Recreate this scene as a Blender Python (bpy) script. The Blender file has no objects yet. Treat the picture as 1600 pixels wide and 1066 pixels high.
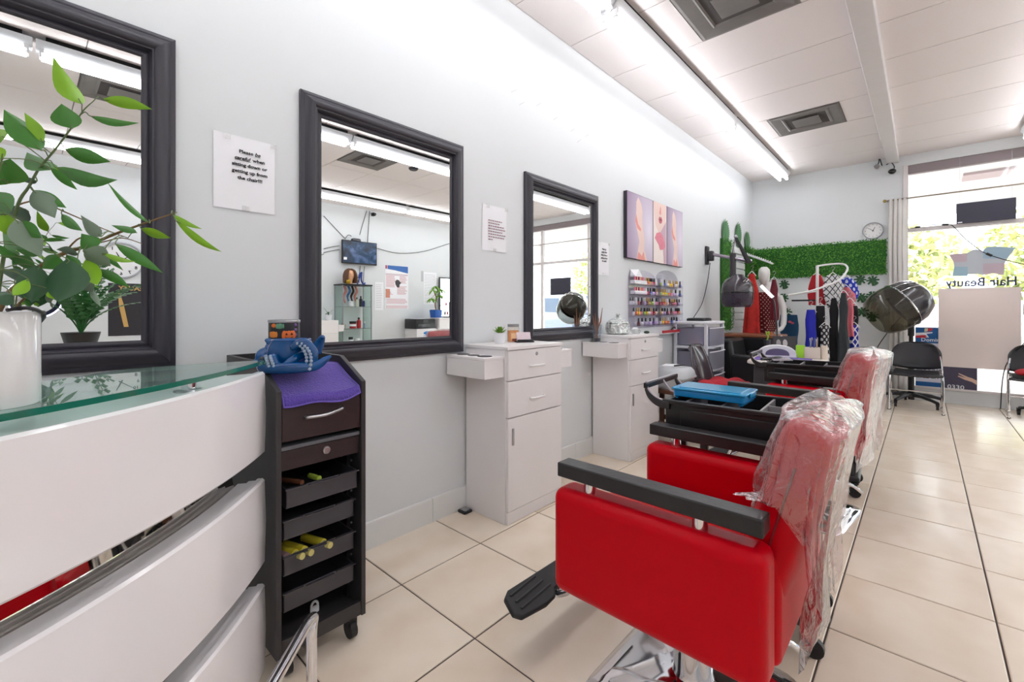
import bpy, bmesh, math, random
from mathutils import Vector, Matrix
R = random.Random(7)
sc = bpy.context.scene
COL = sc.collection
PI = math.pi
# ------------------------------------------------------------------ camera, world, light, exposure
F, A, V0, CX, CH = 698.406, .7439714, 484.5, 1.9378, 1.1314     # focal length in px (1600 wide), yaw, horizon row, camera x, camera height
ZC, D, W, YB = 3.095, 7.57, 6.1, -2.6                            # ceiling, front wall, right wall, back wall
TS, GX, GY = .444569, .354387, 1.047929                          # floor tile pitch and grid origin
cam = bpy.data.cameras.new('camera'); co = bpy.data.objects.new('camera', cam); COL.objects.link(co)
co.location = (CX, 0, CH); co.rotation_euler = (PI/2, 0, A)
cam.sensor_width = 36; cam.lens = F/1600*36; cam.shift_y = -(533-V0)/1600; cam.clip_start = .02; cam.clip_end = 300
sc.camera = co
sc.view_settings.view_transform = 'Standard'; sc.view_settings.look = 'None'
sc.view_settings.gamma = 1; sc.view_settings.use_curve_mapping = False
sc.view_settings.exposure = 0.86
TUBE = 6.9
wo = bpy.data.worlds.new('sky'); sc.world = wo; wo.use_nodes = True
bg = wo.node_tree.nodes['Background']; bg.inputs[0].default_value = (.95, .97, 1, 1); bg.inputs[1].default_value = 3.3
sl = bpy.data.lights.new('sun', 'SUN'); so = bpy.data.objects.new('sun', sl); COL.objects.link(so)
sl.energy = 4; sl.angle = .01; sl.color = (1, .96, .88); so.rotation_euler = (math.radians(38), math.radians(12), 0)

# ------------------------------------------------------------------ helpers
ca, sa = math.cos(A), math.sin(A)
def ray(u, v):
    r = (u-800)/F
    return Vector((r*ca-sa, r*sa+ca, -(v-V0)/F))
C0 = Vector((CX, 0, CH))
def PX(u, v, X): w = ray(u, v); return C0+w*((X-CX)/w.x)
def PY(u, v, Y): w = ray(u, v); return C0+w*(Y/w.y)
def PZ(u, v, Z): w = ray(u, v); return C0+w*((Z-CH)/w.z)
def PD(u, v, d): return C0+ray(u, v)*d
def REF(u, v, X=None):                       # a point seen in a mirror of the left wall, on the plane X
    p = PX(u, v, -(W if X is None else X)); return Vector((-p.x, p.y, p.z))

def lin(c):
    def g(x):
        x /= 255.; return x/12.92 if x <= .04045 else ((x+.055)/1.055)**2.4
    return (g(c[0]), g(c[1]), g(c[2]), 1)
MATS = {}
def nd(nt, t, **k):
    n = nt.nodes.new(t)
    for a, b in k.items(): setattr(n, a, b)
    return n
def M(name, col, rough=.5, metal=0, var=0, scale=6, bump=0, bscale=60, coat=0, emit=None, estr=0, rnd=0, spec=.5, sheen=0, trans=0, rvar=0, alpha=1, detail=3):
    if name in MATS: return MATS[name]
    m = bpy.data.materials.new(name); m.use_nodes = True; nt = m.node_tree; b = nt.nodes['Principled BSDF']
    c = lin(col); b.inputs['Base Color'].default_value = c; b.inputs['Roughness'].default_value = rough
    b.inputs['Metallic'].default_value = metal; b.inputs['Specular IOR Level'].default_value = spec
    b.inputs['Coat Weight'].default_value = coat; b.inputs['Coat Roughness'].default_value = .06
    b.inputs['Sheen Weight'].default_value = sheen; b.inputs['Transmission Weight'].default_value = trans
    b.inputs['Alpha'].default_value = alpha
    if emit: b.inputs['Emission Color'].default_value = lin(emit); b.inputs['Emission Strength'].default_value = estr
    L = nt.links.new
    if var or rnd or bump or rvar:
        tc = nd(nt, 'ShaderNodeTexCoord'); oi = nd(nt, 'ShaderNodeObjectInfo')
        ad = nd(nt, 'ShaderNodeVectorMath', operation='ADD'); L(tc.outputs['Object'], ad.inputs[0])
        ml = nd(nt, 'ShaderNodeMath', operation='MULTIPLY'); ml.inputs[1].default_value = 37; L(oi.outputs['Random'], ml.inputs[0]); L(ml.outputs[0], ad.inputs[1])
    if var or rnd:
        no = nd(nt, 'ShaderNodeTexNoise'); no.inputs['Scale'].default_value = scale; no.inputs['Detail'].default_value = detail
        L(ad.outputs[0], no.inputs['Vector'])
        s1 = nd(nt, 'ShaderNodeMath', operation='MULTIPLY_ADD'); L(no.outputs[0], s1.inputs[0]); s1.inputs[1].default_value = 2*var; s1.inputs[2].default_value = 1-var
        s2 = nd(nt, 'ShaderNodeMath', operation='MULTIPLY_ADD'); L(oi.outputs['Random'], s2.inputs[0]); s2.inputs[1].default_value = 2*rnd; s2.inputs[2].default_value = -rnd
        s3 = nd(nt, 'ShaderNodeMath', operation='ADD'); L(s1.outputs[0], s3.inputs[0]); L(s2.outputs[0], s3.inputs[1])
        vm = nd(nt, 'ShaderNodeVectorMath', operation='SCALE'); vm.inputs[0].default_value = c[:3]; L(s3.outputs[0], vm.inputs['Scale']); L(vm.outputs[0], b.inputs['Base Color'])
    if bump:
        n2 = nd(nt, 'ShaderNodeTexNoise'); n2.inputs['Scale'].default_value = bscale; n2.inputs['Detail'].default_value = detail; L(ad.outputs[0], n2.inputs['Vector'])
        bp = nd(nt, 'ShaderNodeBump'); bp.inputs['Strength'].default_value = bump; bp.inputs['Distance'].default_value = .004; L(n2.outputs[0], bp.inputs['Height']); L(bp.outputs[0], b.inputs['Normal'])
    if rvar:
        n3 = nd(nt, 'ShaderNodeTexNoise'); n3.inputs['Scale'].default_value = 5; L(ad.outputs[0], n3.inputs['Vector'])
        s4 = nd(nt, 'ShaderNodeMath', operation='MULTIPLY_ADD'); L(n3.outputs[0], s4.inputs[0]); s4.inputs[1].default_value = 2*rvar; s4.inputs[2].default_value = rough-rvar; L(s4.outputs[0], b.inputs['Roughness'])
    MATS[name] = m
    return m
def FILM(name, tint, haze=0., hcol=(255, 255, 255), rough=.05, ior=1.45, bump=0, bscale=20, gl=1.):
    """thin clear sheet: transparent + fresnel gloss + a little milky haze"""
    if name in MATS: return MATS[name]
    m = bpy.data.materials.new(name); m.use_nodes = True; nt = m.node_tree; nt.nodes.clear(); L = nt.links.new
    o = nd(nt, 'ShaderNodeOutputMaterial'); t = nd(nt, 'ShaderNodeBsdfTransparent'); t.inputs[0].default_value = lin(tint)
    g = nd(nt, 'ShaderNodeBsdfGlossy'); g.inputs['Roughness'].default_value = rough
    df = nd(nt, 'ShaderNodeBsdfDiffuse'); df.inputs[0].default_value = lin(hcol)
    m1 = nd(nt, 'ShaderNodeMixShader'); m1.inputs[0].default_value = haze; L(t.outputs[0], m1.inputs[1]); L(df.outputs[0], m1.inputs[2])
    fr = nd(nt, 'ShaderNodeFresnel'); fr.inputs[0].default_value = ior
    ge = nd(nt, 'ShaderNodeNewGeometry'); pw = nd(nt, 'ShaderNodeMath', operation='POWER'); pw.inputs[0].default_value = ior     # same fresnel on both faces of the sheet
    e_ = nd(nt, 'ShaderNodeMath', operation='MULTIPLY_ADD'); e_.inputs[1].default_value = -2; e_.inputs[2].default_value = 1; L(ge.outputs['Backfacing'], e_.inputs[0]); L(e_.outputs[0], pw.inputs[1]); L(pw.outputs[0], fr.inputs[0])
    mu = nd(nt, 'ShaderNodeMath', operation='MULTIPLY'); mu.inputs[1].default_value = gl; L(fr.outputs[0], mu.inputs[0])
    m2 = nd(nt, 'ShaderNodeMixShader'); L(mu.outputs[0], m2.inputs[0]); L(m1.outputs[0], m2.inputs[1]); L(g.outputs[0], m2.inputs[2]); L(m2.outputs[0], o.inputs[0])
    if bump:
        tc = nd(nt, 'ShaderNodeTexCoord'); n2 = nd(nt, 'ShaderNodeTexNoise'); n2.inputs['Scale'].default_value = bscale; n2.inputs['Detail'].default_value = 4; n2.inputs['Distortion'].default_value = 1.5
        L(tc.outputs['Object'], n2.inputs['Vector']); bp = nd(nt, 'ShaderNodeBump'); bp.inputs['Strength'].default_value = bump; bp.inputs['Distance'].default_value = .01
        L(n2.outputs[0], bp.inputs['Height']); L(bp.outputs[0], g.inputs['Normal']); L(bp.outputs[0], fr.inputs['Normal']); L(bp.outputs[0], df.inputs['Normal'])
    MATS[name] = m
    return m
def BACKLIT(name, col, k=.5):
    """thin paper or cloth that lets light through"""
    m = bpy.data.materials.new(name); m.use_nodes = True; nt = m.node_tree; nt.nodes.clear(); L = nt.links.new
    o = nd(nt, 'ShaderNodeOutputMaterial'); a = nd(nt, 'ShaderNodeBsdfDiffuse'); b = nd(nt, 'ShaderNodeBsdfTranslucent'); x = nd(nt, 'ShaderNodeMixShader'); x.inputs[0].default_value = k
    tc = nd(nt, 'ShaderNodeTexCoord'); no = nd(nt, 'ShaderNodeTexNoise'); no.inputs['Scale'].default_value = 2.5; L(tc.outputs['Object'], no.inputs['Vector'])
    mx = nd(nt, 'ShaderNodeMix', data_type='RGBA'); mx.inputs[6].default_value = lin(col); mx.inputs[7].default_value = lin(tuple(min(255, c+8) for c in col)); L(no.outputs[0], mx.inputs[0])
    L(mx.outputs[2], a.inputs[0]); L(mx.outputs[2], b.inputs[0]); L(a.outputs[0], x.inputs[1]); L(b.outputs[0], x.inputs[2]); L(x.outputs[0], o.inputs[0]); MATS[name] = m
    return m
def PATTERN(name, c1, c2, kind, k, thr, rough=.8):
    """printed cloth: dots, diamonds or lattice lines in object space"""
    if name in MATS: return MATS[name]
    m = bpy.data.materials.new(name); m.use_nodes = True; nt = m.node_tree; b = nt.nodes['Principled BSDF']; L = nt.links.new; b.inputs['Roughness'].default_value = rough
    tc = nd(nt, 'ShaderNodeTexCoord'); sx = nd(nt, 'ShaderNodeSeparateXYZ'); L(tc.outputs['Object'], sx.inputs[0])
    def mth(op, a, bb=None):
        n = nd(nt, 'ShaderNodeMath', operation=op)
        for i, x in enumerate((a, bb)):
            if x is None: continue
            if isinstance(x, (int, float)): n.inputs[i].default_value = x
            else: L(x, n.inputs[i])
        return n.outputs[0]
    xx = mth('ADD', sx.outputs[0], sx.outputs[1])
    p = mth('MULTIPLY', mth('ADD', xx, mth('MULTIPLY', sx.outputs[2], .7)), k); q = mth('MULTIPLY', mth('SUBTRACT', xx, mth('MULTIPLY', sx.outputs[2], .7)), k)
    fp = mth('ABSOLUTE', mth('SUBTRACT', mth('FRACT', p), .5)); fq = mth('ABSOLUTE', mth('SUBTRACT', mth('FRACT', q), .5))
    if kind == 'dots': f = mth('LESS_THAN', mth('ADD', mth('MULTIPLY', fp, fp), mth('MULTIPLY', fq, fq)), thr*thr)
    elif kind == 'lattice': f = mth('LESS_THAN', mth('MINIMUM', fp, fq), thr)
    else: f = mth('LESS_THAN', mth('MAXIMUM', fp, fq), thr)
    mx = nd(nt, 'ShaderNodeMix', data_type='RGBA'); L(f, mx.inputs[0]); mx.inputs[6].default_value = lin(c1); mx.inputs[7].default_value = lin(c2); L(mx.outputs[2], b.inputs['Base Color'])
    MATS[name] = m
    return m

def ccat(pts, n=6, closed=False):
    """catmull-rom through points"""
    P = [Vector(p) for p in pts]; out = []; N = len(P)
    rng = range(N if closed else N-1)
    for i in rng:
        g = lambda j: P[j % N] if closed else P[max(0, min(N-1, j))]
        a, b, c, d = g(i-1), g(i), g(i+1), g(i+2)
        for s in range(n):
            t = s/n
            out.append(.5*((2*b)+(c-a)*t+(2*a-5*b+4*c-d)*t*t+(3*b-a-3*c+d)*t**3))
    if not closed: out.append(P[-1])
    return out
class MB:
    def __init__(s): s.v = []; s.f = []; s.mi = []; s.cur = 0
    def mat(s, i): s.cur = i; return s
    def add(s, vs, fs):
        o = len(s.v); s.v += [tuple(x) for x in vs]
        for f in fs: s.f.append(tuple(o+i for i in f)); s.mi.append(s.cur)
        return s
    def box(s, x0, x1, y0, y1, z0, z1, T=None):
        vs = [Vector((x, y, z)) for z in (z0, z1) for y in (y0, y1) for x in (x0, x1)]
        if T: vs = [T @ v for v in vs]
        return s.add(vs, [(0, 2, 3, 1), (4, 5, 7, 6), (0, 1, 5, 4), (2, 6, 7, 3), (0, 4, 6, 2), (1, 3, 7, 5)])
    def bc(s, c, d, T=None): return s.box(c[0]-d[0]/2, c[0]+d[0]/2, c[1]-d[1]/2, c[1]+d[1]/2, c[2]-d[2]/2, c[2]+d[2]/2, T)
    def tube(s, pts, r, n=8, closed=False, caps=True):
        P = [Vector(p) for p in pts]; N = len(P); rr = r if isinstance(r, (list, tuple)) else [r]*N
        T = []
        for i in range(N):
            a = P[i-1] if (i > 0 or closed) else P[i]; b = P[(i+1) % N] if (i < N-1 or closed) else P[i]
            t = (b-a); T.append(t.normalized() if t.length > 1e-9 else Vector((0, 0, 1)))
        up = Vector((0, 0, 1)) if abs(T[0].z) < .9 else Vector((1, 0, 0))
        nv = T[0].cross(up).normalized(); vs = []
        for i in range(N):
            nv = (nv-T[i]*nv.dot(T[i])); nv = nv.normalized() if nv.length > 1e-9 else T[i].orthogonal().normalized()
            b = T[i].cross(nv)
            for k in range(n):
                an = 2*PI*k/n; vs.append(P[i]+(nv*math.cos(an)+b*math.sin(an))*rr[i])
        fs = []
        for i in range(N if closed else N-1):
            j = (i+1) % N
            for k in range(n): fs.append((i*n+k, i*n+(k+1) % n, j*n+(k+1) % n, j*n+k))
        if caps and not closed: fs += [tuple(range(n))[::-1], tuple((N-1)*n+k for k in range(n))]
        return s.add(vs, fs)
    def cyl(s, p0, p1, r0, r1=None, n=16): return s.tube([p0, p1], [r0, r0 if r1 is None else r1], n)
    def lathe(s, prof, n=24, c=(0, 0, 0), T=None, a0=0, a1=2*PI, cap=False):
        vs = []; full = abs(a1-a0-2*PI) < 1e-6; m = n if full else n+1
        for r, z in prof:
            for k in range(m):
                an = a0+(a1-a0)*k/n; p = Vector((r*math.cos(an), r*math.sin(an), z))
                vs.append((T @ p if T else p)+Vector(c))
        fs = []
        for i in range(len(prof)-1):
            for k in range(n):
                k2 = (k+1) % m if full else k+1
                fs.append((i*m+k, i*m+k2, (i+1)*m+k2, (i+1)*m+k))
        if full and cap:
            if prof[0][0] > 1e-5: fs.append(tuple(range(m))[::-1])
            if prof[-1][0] > 1e-5: fs.append(tuple((len(prof)-1)*m+k for k in range(m)))
        return s.add(vs, fs)
    def ell(s, c, r, n=16, m=10, T=None):
        pr = [(math.sin(PI*i/m), -math.cos(PI*i/m)) for i in range(m+1)]
        S = Matrix.Diagonal((r[0], r[1], r[2])); S = (T.to_3x3() if T else Matrix.Identity(3)) @ S
        return s.lathe(pr, n, c, S)
    def surf(s, fn, nu, nv, cu=False, cv=False):
        mu = nu if cu else nu+1; mv = nv if cv else nv+1
        vs = [fn(i/nu, j/nv) for i in range(mu) for j in range(mv)]
        fs = [(i*mv+j, ((i+1) % mu)*mv+j, ((i+1) % mu)*mv+(j+1) % mv, i*mv+(j+1) % mv) for i in range(nu) for j in range(nv)]
        return s.add(vs, fs)
    def prism(s, pts, h0, h1, fn):
        """polygon pts (a,b) extruded from h0 to h1; fn(a,b,h) -> xyz"""
        n = len(pts); vs = [fn(a, b, h0) for a, b in pts]+[fn(a, b, h1) for a, b in pts]
        return s.add(vs, [tuple(range(n))[::-1], tuple(range(n, 2*n))]+[(i, (i+1) % n, n+(i+1) % n, n+i) for i in range(n)])
    def plate(s, pts, O, ex, ey, t):
        O, ex, ey = Vector(O), Vector(ex), Vector(ey); nz = ex.cross(ey)
        return s.prism(pts, 0, t, lambda a, b, h: O+ex*a+ey*b+nz*h)
    def mesh(s, name, mats, smooth=38, merge=False):
        me = bpy.data.meshes.new(name); me.from_pydata(s.v, [], s.f)
        for m in (mats if isinstance(mats, (list, tuple)) else [mats]): me.materials.append(m)
        if s.cur or any(s.mi): me.polygons.foreach_set('material_index', s.mi)
        bm = bmesh.new(); bm.from_mesh(me)
        if merge: bmesh.ops.remove_doubles(bm, verts=bm.verts, dist=1e-5)
        bmesh.ops.recalc_face_normals(bm, faces=bm.faces); bm.to_mesh(me); bm.free()
        if smooth:
            me.polygons.foreach_set('use_smooth', [True]*len(me.polygons)); me.set_sharp_from_angle(angle=math.radians(smooth))
        me.update()
        return me
    def build(s, name, mats, parent=None, bevel=0, seg=2, smooth=38, sub=0, merge=False, wp=False, label=None):
        o = bpy.data.objects.new(name, s.mesh(name, mats, smooth, merge)); COL.objects.link(o)
        if parent:
            o.parent = parent
            if wp: o.matrix_parent_inverse = WM(parent).inverted()
        if bevel:
            b = o.modifiers.new('bevel', 'BEVEL'); b.width = bevel; b.segments = seg; b.limit_method = 'ANGLE'; b.angle_limit = math.radians(40)
        if sub: b = o.modifiers.new('sub', 'SUBSURF'); b.levels = b.render_levels = sub
        if label: o['label'] = label
        return o
def WM(o):
    m = Matrix.Translation(o.location) @ o.rotation_euler.to_matrix().to_4x4()
    return (WM(o.parent) @ o.matrix_parent_inverse @ m) if o.parent else m
def tag(o, label, cat, group=None):
    o['label'] = label; o['category'] = cat
    if group: o['group'] = group
    return o
def struct(o): o['kind'] = 'structure'; return o
def thing(name, label, cat, loc=(0, 0, 0), rz=0, group=None):
    o = bpy.data.objects.new(name, None); COL.objects.link(o); o.empty_display_size = .05
    o.location = loc; o.rotation_euler = (0, 0, rz)
    return tag(o, label, cat, group)
def copy_tree(o, parent=None):
    c = o.copy(); COL.objects.link(c); c.parent = parent
    for ch in [x for x in ALLCH(o)]: copy_tree(ch, c)
    return c
def ALLCH(o): return [x for x in bpy.data.objects if x.parent is o]
def text(body, size, O, ex, ey, mat, parent, name='lettering', bold=0, shear=0, align='CENTER', depth=.0004, wp=True, sx=1):
    cu = bpy.data.curves.new('txt', 'FONT'); cu.body = body; cu.size = size; cu.align_x = align; cu.offset = bold; cu.shear = shear; cu.extrude = depth; cu.resolution_u = 2
    ob = bpy.data.objects.new('txt', cu); COL.objects.link(ob)
    me = bpy.data.meshes.new_from_object(ob); bpy.data.objects.remove(ob); bpy.data.curves.remove(cu)
    ex, ey, O = Vector(ex), Vector(ey), Vector(O); nz = ex.cross(ey)
    for v in me.vertices: v.co = O+ex*(v.co.x*sx)+ey*v.co.y+nz*v.co.z
    me.materials.clear(); me.materials.append(mat)
    o = bpy.data.objects.new(name, me); COL.objects.link(o)
    if parent:
        o.parent = parent
        if wp: o.matrix_parent_inverse = WM(parent).inverted()
    return o
def join_text(objs, name):
    """several lettering meshes into one part"""
    vs = []; fs = []; o0 = objs[0]; mats = []; mi = []
    for o in objs:
        k = len(vs); vs += [tuple(v.co) for v in o.data.vertices]; fs += [tuple(k+i for i in p.vertices) for p in o.data.polygons]
        m = o.data.materials[0]
        if m not in mats: mats.append(m)
        mi += [mats.index(m)]*len(o.data.polygons)
    me = bpy.data.meshes.new(name); me.from_pydata(vs, [], fs)
    for m in mats: me.materials.append(m)
    me.polygons.foreach_set('material_index', mi)
    par, inv = o0.parent, o0.matrix_parent_inverse.copy()
    for o in objs: bpy.data.objects.remove(o)
    o = bpy.data.objects.new(name, me); COL.objects.link(o); o.parent = par; o.matrix_parent_inverse = inv
    return o
def rot(axis, deg): return Matrix.Rotation(math.radians(deg), 4, axis)
def tr(x, y, z): return Matrix.Translation((x, y, z))
def circ(cx, cy, r, n=16, a0=0, a1=2*PI, ry=None): return [(cx+r*math.cos(a0+(a1-a0)*i/n), cy+(ry or r)*math.sin(a0+(a1-a0)*i/n)) for i in range(n)]
def rrect(x0, x1, y0, y1, r, n=5):
    out = []
    for cx, cy, a in ((x1-r, y1-r, 0), (x0+r, y1-r, 90), (x0+r, y0+r, 180), (x1-r, y0+r, 270)):
        for i in range(n+1):
            t = math.radians(a+90*i/n); out.append((cx+r*math.cos(t), cy+r*math.sin(t)))
    return out
def caster(name, parent, x, y, z, r=.03, mat=None, wp=False):
    mb = MB(); mb.cyl((x, y-.012, r), (x, y+.012, r), r, n=16); mb.box(x-.012, x+.012, y-.018, y+.018, r+.008, z); mb.cyl((x, y, z-.012), (x, y, z), .02, n=10)
    return mb.build(name, mat or BLK, parent, bevel=.002, wp=wp)

BLK = M('black_plastic', (24, 24, 27), .42, var=.1)
BLKG = M('black_gloss', (14, 13, 16), .18, coat=.4)
CHROME = M('chrome', (225, 226, 230), .07, 1)
STEEL = M('brushed_steel', (178, 178, 182), .3, 1)
WHITE = M('white_gloss_lacquer', (250, 247, 249), .16, coat=.5, spec=.4)
LAM = M('white_laminate', (241, 237, 237), .38, var=.02, scale=3)
PAPER = M('paper', (248, 248, 252), .8)
INK = M('ink_black', (22, 22, 26), .8)
WPL = M('white_plastic', (236, 236, 238), .35)
# ================================================================== STRUCTURE
WALL = M('wall_paint', (226, 229, 231), .55, var=.018, scale=1.3, bump=.06, bscale=30)
GROUT = M('grout', (84, 72, 66), .9)
def tile_material():
    m = M('travertine_tile', (216, 198, 174), .27, coat=.1)
    nt = m.node_tree; b = nt.nodes['Principled BSDF']; L = nt.links.new
    tc = nd(nt, 'ShaderNodeTexCoord'); oi = nd(nt, 'ShaderNodeObjectInfo'); ml = nd(nt, 'ShaderNodeMath', operation='MULTIPLY'); ml.inputs[1].default_value = 90; L(oi.outputs['Random'], ml.inputs[0])
    ad = nd(nt, 'ShaderNodeVectorMath', operation='ADD'); L(tc.outputs['Object'], ad.inputs[0]); L(ml.outputs[0], ad.inputs[1])
    wv = nd(nt, 'ShaderNodeTexWave'); wv.inputs['Scale'].default_value = 1.1; wv.inputs['Distortion'].default_value = 9; wv.inputs['Detail'].default_value = 3; wv.inputs['Detail Scale'].default_value = 1.2; L(ad.outputs[0], wv.inputs['Vector'])
    no = nd(nt, 'ShaderNodeTexNoise'); no.inputs['Scale'].default_value = 7; no.inputs['Detail'].default_value = 6; L(ad.outputs[0], no.inputs['Vector'])
    a1 = nd(nt, 'ShaderNodeMath', operation='MULTIPLY_ADD'); L(wv.outputs['Fac'], a1.inputs[0]); a1.inputs[1].default_value = .45; L(no.outputs[0], a1.inputs[2])
    cr = nd(nt, 'ShaderNodeValToRGB'); L(a1.outputs[0], cr.inputs[0]); e = cr.color_ramp.elements
    e[0].position = .3; e[0].color = lin((231, 213, 191)); e[1].position = 1.; e[1].color = lin((241, 227, 209))
    L(cr.outputs[0], b.inputs['Base Color'])
    return m
TILE = tile_material()
fl = struct(MB().box(-.1, W+.1, YB-.1, D+.1, -.06, -.004).build('floor', GROUT, smooth=0))
g = .0028
def tile_at(x0, x1, y0, y1, mb=None):
    m = mb or MB(); cx, cy = ((x0+x1)/2, (y0+y1)/2) if mb is None else (0, 0)
    xa, xb, ya, yb = x0-cx+g, x1-cx-g, y0-cy+g, y1-cy-g; q = .003
    m.add([(xa, ya, -.02), (xb, ya, -.02), (xb, yb, -.02), (xa, yb, -.02), (xa, ya, -.002), (xb, ya, -.002), (xb, yb, -.002), (xa, yb, -.002), (xa+q, ya+q, 0), (xb-q, ya+q, 0), (xb-q, yb-q, 0), (xa+q, yb-q, 0)],
          [(0, 1, 5, 4), (1, 2, 6, 5), (2, 3, 7, 6), (3, 0, 4, 7), (4, 5, 9, 8), (5, 6, 10, 9), (6, 7, 11, 10), (7, 4, 8, 11), (8, 9, 10, 11)])
    return m, cx, cy
cache = {}; rest = MB()
for i in range(-1, 14):
    for j in range(-9, 16):
        x0, x1 = max(0, GX+i*TS), min(W, GX+(i+1)*TS); y0, y1 = max(YB, GY+j*TS), min(D, GY+(j+1)*TS)
        if x1-x0 < .02 or y1-y0 < .02: continue
        if GX+i*TS < 3.2 and y1 > .5:
            m, cx, cy = tile_at(x0, x1, y0, y1); k = (round(x1-x0, 3), round(y1-y0, 3))
            if k not in cache: cache[k] = m.mesh('floor_tile', TILE, smooth=0)
            o = bpy.data.objects.new('floor_tile', cache[k]); COL.objects.link(o); o.location = (cx, cy, 0); o.parent = fl
        else: tile_at(x0, x1, y0, y1, rest)
o = rest.build('floor_tiles_beyond', TILE, fl, smooth=0); o['kind'] = 'stuff'

struct(MB().box(-.12, 0, YB-.12, D+.12, 0, ZC+.1).build('wall_left', WALL, smooth=0))
struct(MB().box(W, W+.12, YB-.12, D+.12, 0, ZC+.1).build('wall_right', WALL, smooth=0))
struct(MB().box(0, W, YB-.12, YB, 0, ZC+.1).build('wall_back', WALL, smooth=0))
WX0, WX1, WZ0, WZ1 = 1.745, 5.75, .155, 2.965
struct(MB().box(0, WX0, D, D+.12, 0, ZC+.1).box(WX1, W, D, D+.12, 0, ZC+.1).box(WX0, WX1, D, D+.12, WZ1, ZC+.1).box(WX0, WX1, D, D+.12, 0, WZ0).build('wall_front', WALL, smooth=0))
# baseboards (tile skirting, one piece per tile)
BB = M('skirting_tile', (226, 226, 224), .3, var=.02, rnd=.015)
def skirting(name, along, fixed, a0, a1, brk, axis, sgn):
    root = struct(MB().box(*((fixed-.0, fixed+.002, a0, a1, 0, .125) if axis == 'x' and sgn > 0 else (a0, a1, fixed-.002, fixed, 0, .125)), None).build(name, GROUT, smooth=0))
    cuts = [a0]+[c for c in brk if a0+.03 < c < a1-.03]+[a1]
    pr = [(0, 0), (.013, 0), (.013, .112), (.009, .124), (.003, .128), (0, .128)]
    for p, q in zip(cuts, cuts[1:]):
        mb = MB()
        if axis == 'x': mb.prism(pr, p+.001, q-.001, lambda a, b, h: (fixed+sgn*(a+.001), h, b))
        else: mb.prism(pr, p+.001, q-.001, lambda a, b, h: (h, fixed-(a+.001), b))
        mb.build('skirting_piece', BB, root, smooth=30)
ybr = [1.022+TS*k for k in range(-9, 16)]
skirting('baseboard_left', 'y', 0, YB, D-.02, ybr, 'x', 1)
skirting('baseboard_front', 'x', D, .02, WX0, [GX+TS*k for k in range(6)], 'y', 1)

# ceiling
CP = M('ceiling_panel', (242, 235, 234), .85, var=.03, scale=160, bump=.25, bscale=260, rnd=.012)
TB = M('ceiling_grid', (150, 145, 143), .7)
cl = struct(MB().box(-.1, W+.1, YB-.1, D+.1, ZC+.012, ZC+.08).build('ceiling', TB, smooth=0))
XS = [0, .43, 1.65, 2.82, 3.97, 5.19, W]; YS = [max(YB, 2.743+.6096*k) for k in range(-9, 8)]+[D]
vents = {(1, 2.743): (.755, 1.36), (1, 5.181): (.745, 1.35), (3, 2.743): (3.13, 3.74), (3, .305): (3.13, 3.74)}
vkeys = {(i, round(y, 2)): v for (i, y), v in vents.items()}
pc = {}
def panel(x0, x1, y0, y1):
    if x1-x0 < .03 or y1-y0 < .03: return
    q = .004; k = (round(x1-x0, 3), round(y1-y0, 3))
    if k not in pc:
        hx, hy = (x1-x0)/2-q, (y1-y0)/2-q; pc[k] = MB().box(-hx, hx, -hy, hy, 0, .014).mesh('ceiling_panel', CP, smooth=0)
    o = bpy.data.objects.new('ceiling_panel', pc[k]); COL.objects.link(o); o.location = ((x0+x1)/2, (y0+y1)/2, ZC); o.parent = cl
VENT = M('vent_metal', (128, 124, 122), .6, .2, var=.2, scale=5)
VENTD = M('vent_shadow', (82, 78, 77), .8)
vlab = ['dusty grey square air diffuser beyond the one over the styling cabinets', 'dusty grey square air diffuser nearer the shop window end of the fluorescent strip', 'dusty grey square air diffuser seen in the middle wall mirror', 'dusty grey square air diffuser seen in the mirror over the reception desk']
vlab[0] = 'large dusty grey air diffuser above the red styling chair, beside the fluorescent strip'
vn = 0
for i in range(len(XS)-1):
    for y0, y1 in zip(YS, YS[1:]):
        k = (i, round(y0, 2)); v = None
        for (a, b), vv in vkeys.items():
            if a == i and abs(b-y0) < .02: v = vv
        if v is None: panel(XS[i], XS[i+1], y0, y1); continue
        panel(XS[i], v[0], y0, y1); panel(v[1], XS[i+1], y0, y1)
        cx, cy = (v[0]+v[1])/2, (y0+y1)/2
        t = thing('air_vent', vlab[[kk for kk in vkeys].index([q for q in vkeys if q[0] == i and abs(q[1]-y0) < .02][0])], 'air vent', (cx, cy, ZC), 0, 'ceiling air diffusers')
        hs = .298
        mb = MB(); steps = [(hs, -.004), (hs-.02, -.008), (.2, .004), (.185, -.006), (.175, .006)]
        vs = []; fs = []
        for s_, z_ in steps: vs += [(-s_, -s_, z_), (s_, -s_, z_), (s_, s_, z_), (-s_, s_, z_)]
        for n in range(len(steps)-1):
            for q in range(4): fs.append((n*4+q, n*4+(q+1) % 4, n*4+4+(q+1) % 4, n*4+4+q))
        mb.add(vs, fs); mb.build('flange', VENT, t, smooth=0)
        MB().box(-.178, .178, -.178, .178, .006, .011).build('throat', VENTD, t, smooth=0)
        MB().box(-.115, .115, -.115, .115, -.012, -.004).build('deflector_plate', VENT, t, bevel=.004)
# painted beam
BEAM = M('beam_paint', (228, 224, 224), .5, var=.03, scale=9, bump=.3, bscale=12)
b_ = MB().box(1.585, 1.715, YB, 6.42, ZC-.085, ZC+.005).box(1.592, 1.708, 6.42, D, ZC-.078, ZC+.005)
struct(b_.build('trim_1', BEAM, bevel=.006))

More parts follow.
